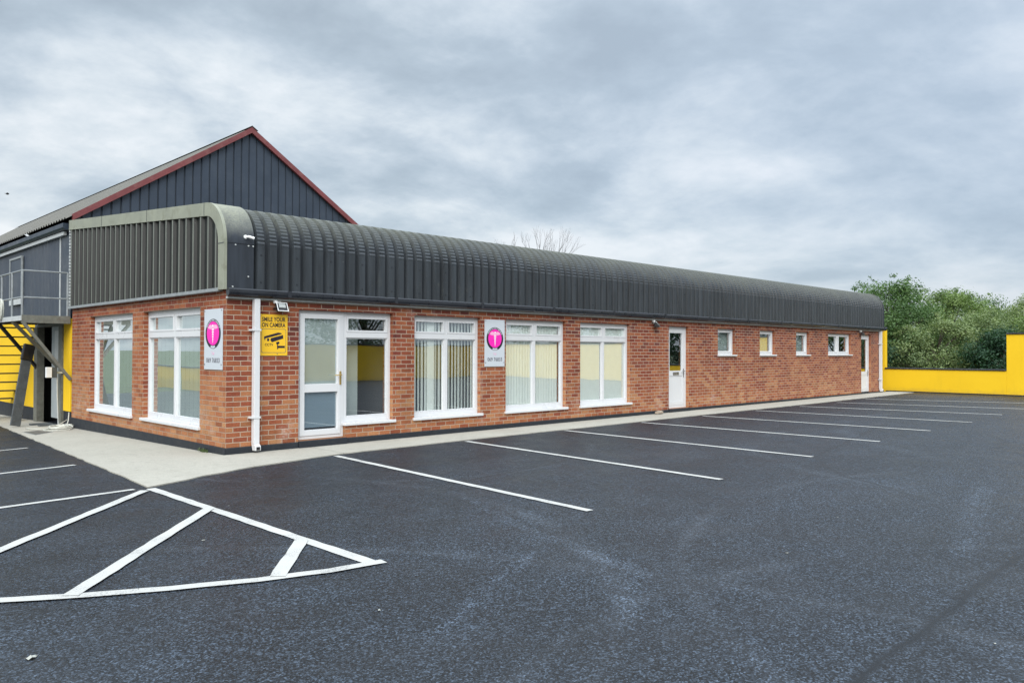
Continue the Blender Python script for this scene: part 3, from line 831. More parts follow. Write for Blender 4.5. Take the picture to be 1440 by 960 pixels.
def downpipe(u, w, shoe):
    mb = MB(); z0 = gz(u,0)+0.045
    mb.box(u-w/2, u+w/2, -0.105, -0.015, z0+0.10, 2.20)
    mb.prism([(u-w/2,-0.105,z0+0.0995),(u-w/2,-0.015,z0+0.0995),(u-w/2,-0.05,z0),(u-w/2,-0.15,z0+0.004),(u-w/2,-0.15,z0+0.07)], (w,0,0))
    p = mb.build('downpipe', M['upvc'], bld, bevel=0.006)
    c = MB()
    for z in (0.42, 1.72): c.box(u-w/2-0.045, u+w/2+0.012, -0.112, -0.001, z, z+0.028)
    build_split(c, 'clip', M['upvc'], p)
    h = MB(); h.box(u-w/2+0.016, u+w/2-0.016, -0.1535, -0.1505, z0+0.012, z0+0.060); h.build('outlet', M['black'], p)
downpipe(0.435, 0.088, True)
downpipe(24.80, 0.10, True)

# ------------------------------------------------------------------ wall mounted things
def text_mesh(body, size, cx, cz, y, mat, parent, name='lettering', align='CENTER', width=None, mp=None, bold=0.0, thick=0.0012):
    cu = bpy.data.curves.new('t', 'FONT'); cu.body = body; cu.size = size; cu.align_x = align; cu.extrude = thick/2; cu.offset = bold
    cu.space_character = 1.05
    ob = bpy.data.objects.new('t', cu); COL.objects.link(ob)
    dg = bpy.context.evaluated_depsgraph_get()
    me = bpy.data.meshes.new_from_object(ob.evaluated_get(dg))
    bpy.data.objects.remove(ob); bpy.data.curves.remove(cu)
    xs = [v.co.x for v in me.vertices]; w = max(xs)-min(xs); mid = (max(xs)+min(xs))/2
    s = 1.0 if width is None else width/w
    for v in me.vertices:
        v.co = Vector((cx+(v.co.x-mid)*s, y-v.co.z, cz+v.co.y))
    me.materials.clear(); me.materials.append(mat); me.update()
    me.name = name
    o = bpy.data.objects.new(name, me); COL.objects.link(o); o.parent = parent
    return o

def disc(mb, cx, cz, rx, rz, y0, y1, seg=48, m=0, a0=0, a1=360, inner=None):
    if inner is None:
        mb.prism([(cx+rx*math.cos(2*math.pi*k/seg), y0, cz+rz*math.sin(2*math.pi*k/seg)) for k in range(seg)], (0,y1-y0,0), m)
    else:
        n = max(4, int(seg*(a1-a0)/360))
        for k in range(n):
            p, q = R(a0+(a1-a0)*k/n), R(a0+(a1-a0)*(k+1)/n)
            pts = [(cx+rx*math.cos(p),y0,cz+rz*math.sin(p)),(cx+rx*math.cos(q),y0,cz+rz*math.sin(q)),
                   (cx+inner*math.cos(q),y0,cz+inner*math.sin(q)),(cx+inner*math.cos(p),y0,cz+inner*math.sin(p))]
            mb.prism(pts, (0,y1-y0,0), m)

def clinic_sign(root):
    """local: x across, z up from plate bottom, front towards -y"""
    W, H, T = 0.53, 0.905, 0.012
    def bld_(mb, name, mat, bev=0.0):
        o = mb.build(name, mat, None, bevel=bev); o.parent = root; return o
    p = MB(); p.box(-W/2, W/2, -T, 0, 0, H); panel = bld_(p, 'panel', M['sign'], 0.002)
    cz = 0.535; r = 0.222
    m = MB(); disc(m, 0, cz, r, r, -T-0.0022, -T-0.0004); bld_(m, 'emblem_ring', M['ink'])
    m = MB(); disc(m, 0, cz+0.006, r*0.80, r*0.80, -T-0.0036, -T-0.0024); bld_(m, 'emblem_disc', M['pink'])
    m = MB()
    yy0, yy1 = -T-0.0052, -T-0.0040
    # staff, entwined snake as a tapering braid, knob and wings
    m.prism([(-0.012,yy0,cz+0.085),(0.012,yy0,cz+0.085),(0.006,yy0,cz-0.135),(-0.006,yy0,cz-0.135)], (0,yy1-yy0,0))
    for k in range(5):
        z = cz+0.055-k*0.036; w = 0.034-k*0.005
        m.prism([(-w,yy0-0.0008,z+0.012),(0,yy0-0.0008,z+0.024),(w,yy0-0.0008,z+0.012),(w,yy0-0.0008,z-0.004),(0,yy0-0.0008,z+0.008),(-w,yy0-0.0008,z-0.004)], (0,0.0012,0))
    staff = bld_(m, 'emblem_staff', M['paleprint'])
    m = MB()
    for s in (-1, 1):
        m.prism([(s*0.013,yy0,cz+0.112),(s*0.05,yy0,cz+0.135),(s*0.105,yy0,cz+0.128),(s*0.142,yy0,cz+0.085),(s*0.10,yy0,cz+0.074),(s*0.06,yy0,cz+0.070),(s*0.013,yy0,cz+0.078)], (0,yy1-yy0,0))
    build_split(m, 'emblem_wing', M['palepink'], root, local=True)
    m = MB(); disc(m, 0, cz+0.118, 0.021, 0.021, yy0-0.0010, yy1-0.0008, 20); bld_(m, 'emblem_knob', M['paleprint'])
    m = MB()      # the rim lettering reads only as pale strokes
    rr = random.Random(5); a = 152.0
    while a > 30:
        w = rr.choice((3.2, 4.6, 5.4))
        disc(m, 0, cz, r*0.955, r*0.955, -T-0.0034, -T-0.0023, 180, 0, a-w, a, inner=r*0.865)
        a -= w + rr.choice((1.8, 2.2, 5.0))
    bld_(m, 'rim_lettering', M['sign'])
    m = MB(); disc(m, 0, cz, r*0.97, r*0.97, -T-0.0034, -T-0.0023, 120, 0, 252, 288, inner=r*0.83)
    bld_(m, 'rim_lettering', M['sign'])
    t = text_mesh('Tel:', 0.062, 0, 0.222, -T-0.0012, M['palepink'], root, width=0.085)
    t2 = text_mesh('069 76833', 0.098, 0, 0.105, -T-0.0012, M['greyink'], root, width=0.385, bold=0.0012)
    m = MB()
    for sx in (-1, 1):
        for z in (0.025+0.05, H-0.025): m.tube([(sx*(W/2-0.022),-T,z),(sx*(W/2-0.022),-T-0.005,z)], 0.010, 10)
    build_split(m, 'screw', M['chrome'], root, local=True)

sg = empty('sign_board', (5.38,-0.004,1.133), 'white clinic sign with magenta round emblem on the long front between two windows', 'sign', 'white clinic signs with round emblem')
clinic_sign(sg)
sg2 = sg.copy(); COL.objects.link(sg2); sg2.location = (-0.004,0.405,1.142); sg2.rotation_euler = (0,0,R(-90))
for ch in list(sg.children):
    c = ch.copy(); COL.objects.link(c); c.parent = sg2; c.scale.x = 0.625/0.53
sg2['label'] = 'white clinic sign with magenta round emblem on the short front beside the building corner'

cs = empty('warning_sign', (0.745,-0.004,1.352), 'yellow camera warning sign with black lettering beside the white downpipe', 'sign')
def cpart(mb, name, mat, bev=0.0):
    o = mb.build(name, mat, None, bevel=bev); o.parent = cs; return o
W, H, T = 0.462, 0.625, 0.006
m = MB(); m.box(-W/2, W/2, -T, 0, 0, H); cpart(m, 'panel', M['signyellow'], 0.0015)
text_mesh('SMILE YOUR', 0.09, 0, 0.520, -T-0.0012, M['ink'], cs, width=0.385, bold=0.0022)
text_mesh('ON CAMERA', 0.09, 0, 0.435, -T-0.0012, M['ink'], cs, width=0.385, bold=0.0022)
m = MB()      # rounded frame line
def rrect(w, h, r, cx, cz, y):
    out = []
    for (sx, sz, a0) in ((1,1,0),(-1,1,90),(-1,-1,180),(1,-1,270)):
        for k in range(7):
            a = R(a0+15*k); out.append((cx+sx*(w/2-r)+r*math.cos(a), y, cz+sz*(h/2-r)+r*math.sin(a)))
    return out
o1 = rrect(0.41,0.365,0.03,0,0.225,-T-0.0014); o2 = rrect(0.398,0.353,0.026,0,0.225,-T-0.0014)
for k in range(len(o1)):
    j = (k+1) % len(o1); m.prism([o1[k],o1[j],o2[j],o2[k]], (0,0.0010,0))
cpart(m, 'frame_line', M['greyink'])
m = MB(); y = -T-0.0016; th = (0,0.0012,0)
m.prism([(-0.155,y,0.290),(0.075,y,0.352),(0.125,y,0.345),(0.135,y,0.330),(-0.045,y,0.283),(-0.135,y,0.262),(-0.14,y,0.228),(-0.158,y,0.262)], th)   # hood
m.prism([(-0.045,y,0.266),(0.155,y,0.316),(0.158,y,0.262),(-0.030,y,0.202),(-0.055,y,0.235)], th)     # body
m.prism([(0.040,y,0.205),(0.085,y,0.215),(0.100,y,0.190),(0.062,y,0.160),(0.045,y,0.175)], th)        # swivel
m.prism([(0.055,y,0.158),(0.078,y,0.158),(0.078,y,0.150),(0.185,y,0.150),(0.185,y,0.116),(0.078,y,0.116),(0.074,y,0.098),(0.058,y,0.098)], th)  # arm
disc(m, -0.092, 0.240, 0.018, 0.024, y, y+0.0012, 20)
cpart(m, 'camera_picture', M['ink'])
text_mesh('CCTV', 0.052, -0.075, 0.148, -T-0.0012, M['ink'], cs, width=0.135, bold=0.001)
m = MB()
for sx in (-1,1):
    m.tube([(sx*(W/2-0.02),-T,H-0.022),(sx*(W/2-0.02),-T-0.004,H-0.022)], 0.007, 8)
m.tube([(0.06,-T,0.028),(0.06,-T-0.004,0.028)], 0.007, 8)
build_split(m, 'screw', M['greyink'], cs, local=True)

def make_floodlight(loc, label, tilt=24, yaw=14, white=True):
    root = empty('flood_light', loc, label, 'light', 'flood lights under the gutter')
    def P(mb, name, mat, bev=0.0, mtx=None):
        o = mb.build(name, mat, None, bevel=bev); o.parent = root
        if mtx is not None: o.matrix_local = mtx
        return o
    head = Matrix.Translation((0,-0.13,-0.085)) @ Matrix.Rotation(R(yaw),4,'Z') @ Matrix.Rotation(R(-tilt),4,'X')
    b = MB(); b.box(-0.045,0.045,-0.03,-0.001,-0.05,0.05); b.box(-0.02,0.02,-0.10,-0.03,-0.015,0.015); P(b,'wall_box',M['whiteplastic'],0.006)
    s = MB(); s.box(-0.125,-0.065,-0.11,-0.035,-0.01,0.055); P(s,'sensor',M['whiteplastic'],0.015)
    h = MB(); h.box(-0.115,0.115,-0.028,0.025,-0.075,0.085)
    for k in range(7): h.box(-0.095+k*0.03,-0.087+k*0.03,0.0255,0.05,-0.06,0.07)
    hh = P(h,'lamp_body',M['black'],0.006,head)
    r_ = MB(); bars(r_, FX, -0.122, 0.122, -0.083, 0.093, -0.036, -0.0285, 0.016); P(r_,'lamp_rim',M['whiteplastic'] if white else M['board'],0.002,head)
    l_ = MB(); l_.box(-0.075,0.075,-0.0335,-0.0285,-0.012,0.068); P(l_,'lamp_glass',M['lens'],0.002,head)
    root.scale = (0.82,0.82,0.82)
    y = MB()
    for sx in (-1,1): y.box(sx*0.124,sx*0.130,-0.012,0.09,-0.010,0.012)
    y.box(-0.130,0.130,0.0905,0.097,-0.010,0.012); P(y,'bracket',M['black'],0,head)
    return root
make_floodlight((0.82,-0.002,2.150), 'white rimmed flood light above the yellow camera sign', 20, 10)
make_floodlight((10.66,-0.002,2.140), 'dark flood light between the third big window and the letterbox door', 42, 26, False)
make_floodlight((23.05,-0.002,2.150), 'dark flood light above the farthest door', 42, 26, False)

bc = empty('wall_camera', (0.255,-0.068,3.105), 'small white bullet camera on the rounded roof corner', 'camera')
m = MB(); m.tube([(0,0.03,0),(0,-0.012,0)], 0.048, 20); o = m.build('mount', M['whiteplastic'], None, bevel=0.004); o.parent = bc
m = MB(); m.tube([(0.0,-0.012,0.0),(0.04,-0.05,-0.006)], 0.014, 10); m.tube([(0.02,-0.06,0.004),(0.05,-0.075,0.0),(0.165,-0.135,-0.038)], [0.028,0.034,0.034], 16); o = m.build('camera_body', M['whiteplastic'], None, bevel=0.003); o.parent = bc
m = MB(); m.tube([(0.165,-0.135,-0.038),(0.172,-0.139,-0.040)], 0.026, 16); o = m.build('lens', M['black'], None); o.parent = bc
bc.scale = (0.6,0.6,0.6)

# ------------------------------------------------------------------ shed behind
SY, EZ, AX, AZ, SEND = 7.40, 4.20, 4.0, 6.85, 30.0
shed = empty('steel_shed', (0,SY,gz(0,SY)), 'tall dark blue steel shed with red gable edges behind the brick building', 'shed')
def ribbed(mb, path, pitch, groove, depth, mp, top, bot, mg=1):
    """vertical ribbed sheet: path coordinate u from path[0] to path[1]"""
    u = path[0]; pts = []
    while u < path[1]-1e-6:
        for du, d in ((0,0),(pitch-groove*2,0),(pitch-groove*1.5,depth),(pitch-groove*0.5,depth)):
            if u+du < path[1]: pts.append((u+du, d))
        u += pitch
    pts.append((path[1], 0))
    for (a, da), (b, db) in zip(pts[:-1], pts[1:]):
        mb.poly([mp(a,da,bot(a)), mp(b,db,bot(b)), mp(b,db,top(b)), mp(a,da,top(a))], mg if (da and db) else 0)
gab = lambda x: EZ+(AZ-EZ)*(1-abs(x-AX)/AX)
g = MB()
ribbed(g, (0.0,AX), 0.2, 0.022, 0.022, lambda u,d,z: (u, SY+0.03+d, z), lambda u: gab(u), lambda u: 2.2)
ribbed(g, (AX,2*AX), 0.2, 0.022, 0.022, lambda u,d,z: (u, SY+0.03+d, z), lambda u: gab(u), lambda u: 2.2)
g.build('gable_cladding', [M['shed'], M['shed_groove']], shed, recalc=False)
g = MB(); ribbed(g, (SY+0.86,SEND), 0.118, 0.024, -0.026, lambda u,d,z: (-0.014-d, u, z), lambda u: EZ-0.22, lambda u: 2.10)
side = g.build('side_cladding', [M['shed'], M['shed_groove']], shed, recalc=False)
g = MB(); g.box(-0.02,0.0,SY+0.86-0.05,SY+0.855,2.10,EZ-0.24); g.build('corner_trim', M['pale_metal'], shed)
g = MB(); g.box(-0.006,0.02,SY+0.08,SY+0.80,2.10,EZ-0.10); g.build('blue_panel', M['navy'], shed)
g = MB()      # rest of the box: far gable and right side
g.box(7.98,8.0,SY+0.06,SEND,-0.4,EZ-0.05); g.box(0.02,7.98,SEND-0.02,SEND,-0.4,EZ)
g.prism([(0.02,SEND-0.02,EZ+0.001),(7.98,SEND-0.02,EZ+0.001),(AX,SEND-0.02,AZ-0.02)], (0,0.02,0)); g.build('rear_wall', M['shed'], shed)
r_ = MB()
ov = 0.13
for s in (-1, 1):
    x0, z0 = AX+s*(AX+ov), EZ-(AZ-EZ)/AX*ov+0.10
    P = []
    u = SY-0.06
    pts = []
    while u < SEND+0.1:
        pts += [(u,0.0),(u+0.09,0.0),(u+0.12,0.035),(u+0.17,0.035)]; u += 0.2
    for (a, da), (b, db) in zip(pts[:-1], pts[1:]):
        r_.poly([(x0,a,z0+da),(x0,b,z0+db),(AX,b,AZ+0.10+db),(AX,a,AZ+0.10+da)])
r_.build('roof', M['shed_roof'], shed, recalc=False)
rd = MB(); rd.prism([(AX-0.16,SY-0.08,AZ+0.06),(AX,SY-0.08,AZ+0.165),(AX+0.16,SY-0.08,AZ+0.06),(AX,SY-0.08,AZ+0.15)], (0,SEND-SY+0.1,0)); rd.build('ridge_cap', M['shed_roof'], shed)
for s in (-1, 1):
    b = MB(); x0 = AX+s*(AX+0.02); zo = EZ-0.01
    b.prism([(x0,SY-0.075,zo-0.01),(AX,SY-0.075,AZ-0.015),(AX,SY-0.075,AZ+0.125),(x0,SY-0.075,zo+0.13)], (0,0.075,0))
    b.build('bargeboard', M['barge'], shed)
e = MB()
e.prism([(-0.02,SY+0.10,3.99),(-0.13,SY+0.10,4.00),(-0.16,SY+0.10,4.04),(-0.16,SY+0.10,4.13),(-0.02,SY+0.10,4.13)], (0,SEND-SY-0.1,0)); e.build('gutter', M['navy'], shed)
e = MB(); e.box(-0.085,-0.022,SY+0.34,SEND,3.905,3.985); e.build('eave_trim', M['pale_metal'], shed)
# ground floor of the side wall
lw = MB()
lw.box(0.0,0.20,SY+0.05,SY+0.56,0.115,2.10); lw.box(0.0,0.20,SY+2.88,SEND,0.055,2.10)
build_split(lw, 'lower_wall', M['yellow'], shed)
lw = MB(); lw.box(0.012,0.20,SY+0.05,SY+0.56,-0.5,0.112); lw.box(0.012,0.20,SY+2.88,SEND,-0.6,0.052); build_split(lw, 'plinth', M['plinth'], shed)
lw = MB(); lw.box(0.0,0.2,SY+0.561,SY+2.879,1.96,2.10); lw.build('lintel', M['oldsteel'], shed)
lw = MB()
lw.box(-0.03,0.12,SY+0.58,SY+0.84,-0.3,1.958); lw.build('door_post', M['oldsteel'], shed)
lw = MB(); lw.box(-0.05,0.10,SY+2.46,SY+2.74,-0.4,1.958); lw.build('door_post', M['oldsteel'], shed)
lw = MB(); lw.box(0.02,0.10,SY+2.745,SY+2.878,0.02,1.958); lw.build('door_jamb', M['yellow'], shed)
lw = MB(); lw.box(0.05,0.09,SY+0.85,SY+1.66,-0.10,1.955); d = lw.build('door', M['greydoor'], shed, bevel=0.004)
m = MB(); m.box(0.043,0.049,SY+0.98,SY+1.40,1.22,1.86); m.build('door_panel', M['pale_metal'], d)
lw = MB(); lw.box(0.60,0.64,SY+0.5,SY+3.0,-0.4,2.1); lw.box(0.1,0.6,SY+3.0,SY+3.02,-0.4,2.1); lw.box(0.1,0.64,SY+0.5,SY+3.0,2.105,2.12); build_split(lw, 'dark_inner_wall', M['darkroom'], shed)
# upper door in the side wall
ud = MB(); ud.box(-0.055,-0.035,SY+3.90,SY+5.02,2.75,3.72); o = ud.build('hatch_door', M['shed'], shed)
m = MB(); bars(m, SX, SY+3.86, SY+5.06, 2.70, 3.76, -0.075, -0.034, 0.05)
m.build('hatch_frame', M['galv'], o)
m = MB(); m.box(-0.08,-0.036,SY+3.88,SY+5.04,2.56,2.695); m.build('kick_strip', M['pale_metal'], o)

# ------------------------------------------------------------------ landing and steps
la = empty('steel_landing', (-0.45,8.6,gz(-0.45,8.6)), 'raised steel landing with pipe railing, braces and steps against the shed', 'landing')
m = MB(); m.box(-0.93,-0.025,7.42,10.10,2.085,2.115); m.build('deck', M['galv'], la)
m = MB(); m.box(-0.95,-0.931,7.40,10.10,2.03,2.13); m.build('edge_channel', M['pale_metal'], la)
m = MB(); m.box(-0.93,-0.03,7.385,7.415,1.985,2.145); m.build('front_channel', M['oldsteel'], la)
m = MB()
for y in (7.9,8.6,9.3,10.0): m.box(-0.92,-0.03,y,y+0.05,2.02,2.083)
build_split(m, 'joist', M['darksteel'], la)
for (x, y) in ((-0.915,7.43),(-0.915,8.25),(-0.915,9.15),(-0.915,10.05),(-0.075,7.43)):
    m = MB(); m.tube([(x,y,2.118),(x,y,3.055)], 0.022, 10); m.build('post', M['galv'], la)
for z in (3.06, 2.51):
    m = MB(); m.tube([(-0.915,10.05,z),(-0.915,8.7,z),(-0.915,7.43,z),(-0.5,7.43,z),(-0.075,7.43,z)], 0.018, 10); m.build('rail', M['galv'], la)
for (y, yw, z1, mt) in ((7.41,7.41,0.80,'oldsteel'),(8.15,8.36,1.06,'oldsteel'),(9.45,9.95,0.98,'darksteel')):
    m = MB(); m.obox((-0.92,y,2.02),(-0.01,yw,z1),0.06,0.06); m.build('brace', M[mt], la)
TR = [(10.30,1.95),(10.48,1.735),(10.72,1.52),(10.98,1.30),(11.24,1.08),(11.52,0.85),(11.80,0.625),(12.08,0.40),(12.34,0.19)]
for (y, z) in TR:
    m = MB(); m.box(-1.40,-0.004,y-0.10,y+0.12,z-0.018,z+0.012); m.build('tread', M['darksteel'], la)
m = MB(); m.obox((-1.43,10.15,2.05),(-1.43,12.5,0.05),0.03,0.16); m.build('stringer', M['darksteel'], la)
m = MB(); m.box(-1.41,-0.93,10.1,10.16,2.03,2.12); m.build('step_bearer', M['darksteel'], la)

# loose things by the shed door
lp = empty('leaning_board', (-0.80,8.5,gz(-0.8,8.5)), 'long grey board leaning by the yellow shed wall with a black bag end on top', 'board')
zg = gz(-0.8,8.5)+0.014
m = MB(); m.obox((-0.80,8.42,zg+0.03),(-0.545,8.62,1.30),0.20,0.045,up=(0.25,-1,0.2)); m.build('board', M['board'], lp, bevel=0.004)
m = MB(); m.obox((-0.565,8.60,1.20),(-0.490,8.64,1.545),0.235,0.085,up=(0.25,-1,0.2)); m.build('black_cover', M['black'], lp, bevel=0.02)
eb = empty('electrical_box', (-0.25,7.62,0.82), 'small white and grey electrical box fixed beside the grey shed door', 'electrical box')
m = MB(); m.box(-0.355,-0.245,7.86,7.96,0.835,1.06); m.build('white_box', M['whiteplastic'], eb, bevel=0.008)
m = MB(); m.box(-0.244,-0.14,7.88,7.98,0.832,1.058); m.build('grey_cover', M['board'], eb, bevel=0.008)
m = MB(); m.box(-0.14,0.03,7.945,7.975,0.92,0.96); m.tube([(-0.13,7.93,0.835),(-0.12,7.94,0.4),(-0.10,7.92,gz(0,7.9)+0.02)], 0.012, 6); m.build('conduit', M['pale_metal'], eb)

def coil_pts(c, r0, turns, axis, jitter, seed, squash=1.0):
    rr = random.Random(seed); out = []
    for k in range(int(turns*20)):
        a = 2*math.pi*k/20; r = r0*(1+0.12*math.sin(a*0.37+seed)+jitter*(rr.random()-0.5))
        u, v = r*math.cos(a), r*math.sin(a)*squash; w = 0.03*math.sin(a*0.23)+jitter*0.05*(rr.random()-0.5)
        out.append((c[0]+w, c[1]+u, c[2]+v) if axis == 'x' else (c[0]+u, c[1]+v, c[2]+0.012+abs(w)+0.012*(k//20)))
    return out
m = MB(); m.tube(coil_pts((-0.965,9.02,2.30),0.16,4,'x',0.12,2,1.35), 0.014, 6)
m.tube([(-0.965,9.02,2.50),(-0.955,9.05,2.36),(-0.965,8.93,2.13)], 0.013, 6)
props(m.build('cable_coil', M['cable'], None, smooth=True, origin=(-0.965,9.02,2.30)), 'pale cable coil hanging on the landing railing', 'cable')
z0 = gz(-0.3,6.9)+0.016
m = MB(); m.tube(coil_pts((-0.36,6.85,z0),0.17,3.5,'z',0.22,4), 0.014, 6)
m.tube([(-0.03,7.42,z0+0.30),(-0.08,7.28,z0+0.14),(-0.16,7.12,z0+0.03),(-0.40,7.06,z0+0.01),(-0.62,6.95,z0+0.01),(-0.66,6.75,z0+0.01),(-0.50,6.62,z0+0.012),(-0.24,6.62,z0+0.012),(-0.12,6.80,z0+0.05),(-0.20,7.0,z0+0.10)], 0.012, 6)
m.tube(coil_pts((-0.22,7.02,z0+0.02),0.15,2.5,'z',0.30,8,0.8), 0.011, 6)
m.tube([(-0.10,7.30,z0+0.16),(-0.30,7.22,z0+0.05),(-0.55,7.15,z0+0.01),(-0.74,7.3,z0+0.01),(-0.80,7.55,z0+0.005)], 0.011, 6)
props(m.build('cable_heap', M['cable'], None, smooth=True, origin=(-0.36,6.85,z0)), 'tangled heap of pale cable on the concrete by the yellow strip', 'cable')
m = MB(); zz = gz(-0.3,9.0)+0.016
m.box(-0.42,-0.10,8.55,8.75,zz,zz+0.03); m.box(-0.36,-0.02,8.2,8.36,zz,zz+0.03)
m = MB(); m.box(-0.45,-0.04,8.62,8.80,zz,zz+0.035); props(m.build('loose_plank', M['board'], None, bevel=0.004, origin=(-0.25,8.7,zz)), 'short grey plank on the ground before the grey shed door, farther one', 'plank', 'short grey planks on the ground')
m = MB(); m.box(-0.40,-0.06,8.15,8.32,zz+0.008,zz+0.045); props(m.build('loose_plank', M['board'], None, bevel=0.004, origin=(-0.25,8.2,zz)), 'short grey plank on the ground before the grey shed door, nearer one', 'plank', 'short grey planks on the ground')
m = MB(); zz = gz(-0.3,10.6); m.obox((-0.30,10.35,zz+0.10),(-0.14,10.85,zz+0.16),0.07,0.03); props(m.build('white_batten', M['upvc'], None, origin=(-0.22,10.6,zz)), 'short white batten lying against the dark shed plinth', 'batten')
mc = empty('drain_cover', (-0.80,6.5,gz(-0.8,6.5)+0.014), 'rusty square drain cover set in the concrete apron', 'drain cover')
m = MB(); q = [(-1.03,5.95),(-0.62,6.40),(-0.70,7.02),(-0.98,6.90)]
P4 = [(-1.02,5.92),(-0.58,6.42),(-0.70,7.02),(-1.02,6.86)]
m.prism([(x,y,gz(x,y)+0.0175) for x,y in P4], (0,0,-0.02)); m.build('frame', M['galv'], mc)
cxm = sum(p[0] for p in P4)/4; cym = sum(p[1] for p in P4)/4
m = MB(); m.prism([(cxm+(x-cxm)*0.9,cym+(y-cym)*0.9,gz(x,y)+0.0205) for x,y in P4], (0,0,-0.0026)); m.build('lid', M['iron'], mc)
m = MB(); bm = bmesh.new(); bmesh.ops.create_icosphere(bm, subdivisions=2, radius=1)
for v in bm.verts: v.co = Vector((v.co.x*0.16*(1+0.2*math.sin(9*v.co.y)), v.co.y*0.06, v.co.z*0.045*(1+0.25*math.sin(7*v.co.x))))
me = bpy.data.meshes.new('stone'); bm.to_mesh(me); bm.free(); me.materials.append(M['stone'])
st = bpy.data.objects.new('loose_stone', me); COL.objects.link(st); st.location = (10.72,-0.12,gz(10.7,0)+0.052)
props(st, 'lone brown stone lying by the plinth next to the letterbox door', 'stone')
wd = MB(); rw = random.Random(3); wx, wy = -0.055, 0.62; wz = gz(wx,wy)+0.012
for k in range(46):
    a = rw.uniform(0,6.28); L = rw.uniform(0.03,0.085); b = Vector((wx+rw.gauss(0,0.018), wy+rw.gauss(0,0.07), wz)); q = Vector((math.cos(a),math.sin(a),0)); n_ = Vector((-q.y,q.x,0))*0.004
    t1 = b+q*L*0.35+Vector((0,0,L*0.7)); t2 = b+q*L*0.8+Vector((0,0,L*0.8))
    wd.poly([b-n_,b+n_,t1+n_*1.6,t1-n_*1.6]); wd.poly([t1-n_*1.6,t1+n_*1.6,t2])
props(wd.build('weed', M['weed'], None, origin=(wx,wy,wz), recalc=False), 'small green weed tuft at the foot of the dark plinth near the corner', 'weed')
def scrap(x, y, s, label, rot=0.0):
    bm = bmesh.new(); bmesh.ops.create_grid(bm, x_segments=4, y_segments=3, size=0.5)
    rr = random.Random(int(x*100+y*10))
    for v in bm.verts:
        v.co = Vector((v.co.x*s*1.6+rr.uniform(-.15,.15)*s, v.co.y*s*0.7+rr.uniform(-.2,.2)*s, abs(rr.gauss(0,0.16))*s+0.003))
    bmesh.ops.solidify(bm, geom=bm.faces, thickness=0.001)
    me = bpy.data.meshes.new('scrap'); bm.to_mesh(me); bm.free(); me.materials.append(M['scrap'])
    o = bpy.data.objects.new('paper_scrap', me); COL.objects.link(o)
    o.location = (x, y, gz(x,y)+0.002); o.rotation_euler = (0,0,rot)
    props(o, label, 'scrap', 'pale scraps on the tarmac')
scrap(-4.03,-6.60,0.036,'largest pale paper scrap, below the curved white edge line', 0.5)
scrap(-2.37,-7.22,0.014,'pale scrap on the tarmac nearest the pointed tip of the hatched corner', 1.2)
scrap(-2.39,-4.81,0.018,'pale scrap inside the hatched corner between the two longer bars', 0.2)
scrap(3.18,-3.02,0.022,'pale scrap beside the second bay line from the corner', 0.9)
scrap(0.61,-8.3,0.012,'pale scrap alone in the middle of the open tarmac', 2.0)
scrap(-0.37,-9.93,0.012,'pale scrap on the open tarmac nearest the bottom right', 0.3)

# bird
bd = MB(); bx, by, bz = 9.56, 58.5, 13.3
def bp(dx, dy, dz): return (bx+dx*0.5, by+dy*0.5, bz+dz*0.5)
bd.tube([bp(-0.22,0,0.02),bp(-0.10,0,0.0),bp(0.06,0,0.0),bp(0.2,0,0.03),bp(0.27,0,0.02)], [0.02,0.06,0.075,0.05,0.012], 8)
for s in (-1,1):
    bd.prism([bp(-0.08,s*0.04,0.02),bp(0.10,s*0.04,0.02),bp(0.06,s*0.32,0.13),bp(-0.06,s*0.58,0.06),bp(-0.10,s*0.30,0.11)], (0,0,0.012))
bd.prism([bp(-0.20,-0.03,0.01),bp(-0.20,0.03,0.01),bp(-0.38,0.07,0.0),bp(-0.38,-0.07,0.0)], (0,0,0.01))
props(bd.build('bird', M['feather'], None, origin=(bx,by,bz)), 'small dark bird flying in the cloudy sky', 'bird')

# ------------------------------------------------------------------ yellow boundary walls
def ywall(name, segs, mp, label, cat='wall'):
    """segs: (u0,u1,top); one wall with copings"""
    u0, u1 = segs[0][0], segs[-1][1]
    c = mp((u0+u1)/2, 0.1, 0)
    root = empty(name, (c[0],c[1],gz(c[0],c[1])), label, cat)
    m = MB(); k = MB()
    for a, b, top in segs:
        p, q = mp(a,0,0), mp(b,0.22,0)
        m.box(p[0],q[0],p[1],q[1],-0.8,top)
        p, q = mp(a-0.0,-0.035,0), mp(b,0.255,0)
        k.box(p[0],q[0],p[1],q[1],top+0.001,top+0.055)
    build_split(m, 'wall_body', M['yellow'], root, bevel=0.006)
    build_split(k, 'coping', M['coping'], root, bevel=0.006)
    return root
XF = 26.05
ywall('boundary_wall', [(-22.9,-10.5,1.80),(-10.499,-6.2,0.80),(-6.199,-3.78,2.06),(-3.779,0.24,0.80),(0.2405,5.5,2.34)], lambda u,d,z: (XF+d,u,z), 'yellow rendered wall with a low middle run, closing the far end of the yard')
kb = MB(); kb.box(XF-0.018,XF-0.001,-23,0.2,-0.7,gz(26,-3)+0.035); props(kb.build('kerb_strip', M['plinth']), 'thin dark strip along the foot of the far yellow wall', kind='structure')
ywall('boundary_wall', [(-40.0,-4.0,1.72),(-3.999,2.6,1.72),(2.601,9.5,1.80),(9.501,26.0,1.72)], lambda u,d,z: (u,-23.0-d,z), 'yellow rendered wall behind the viewer, mirrored in the long front windows')
ywall('boundary_wall', [(19.0,27.1,0.62),(27.9,30.4,0.62)], lambda u,d,z: (-10.0-d,u,z), 'low yellow rendered wall to the left, mirrored in the short front windows')

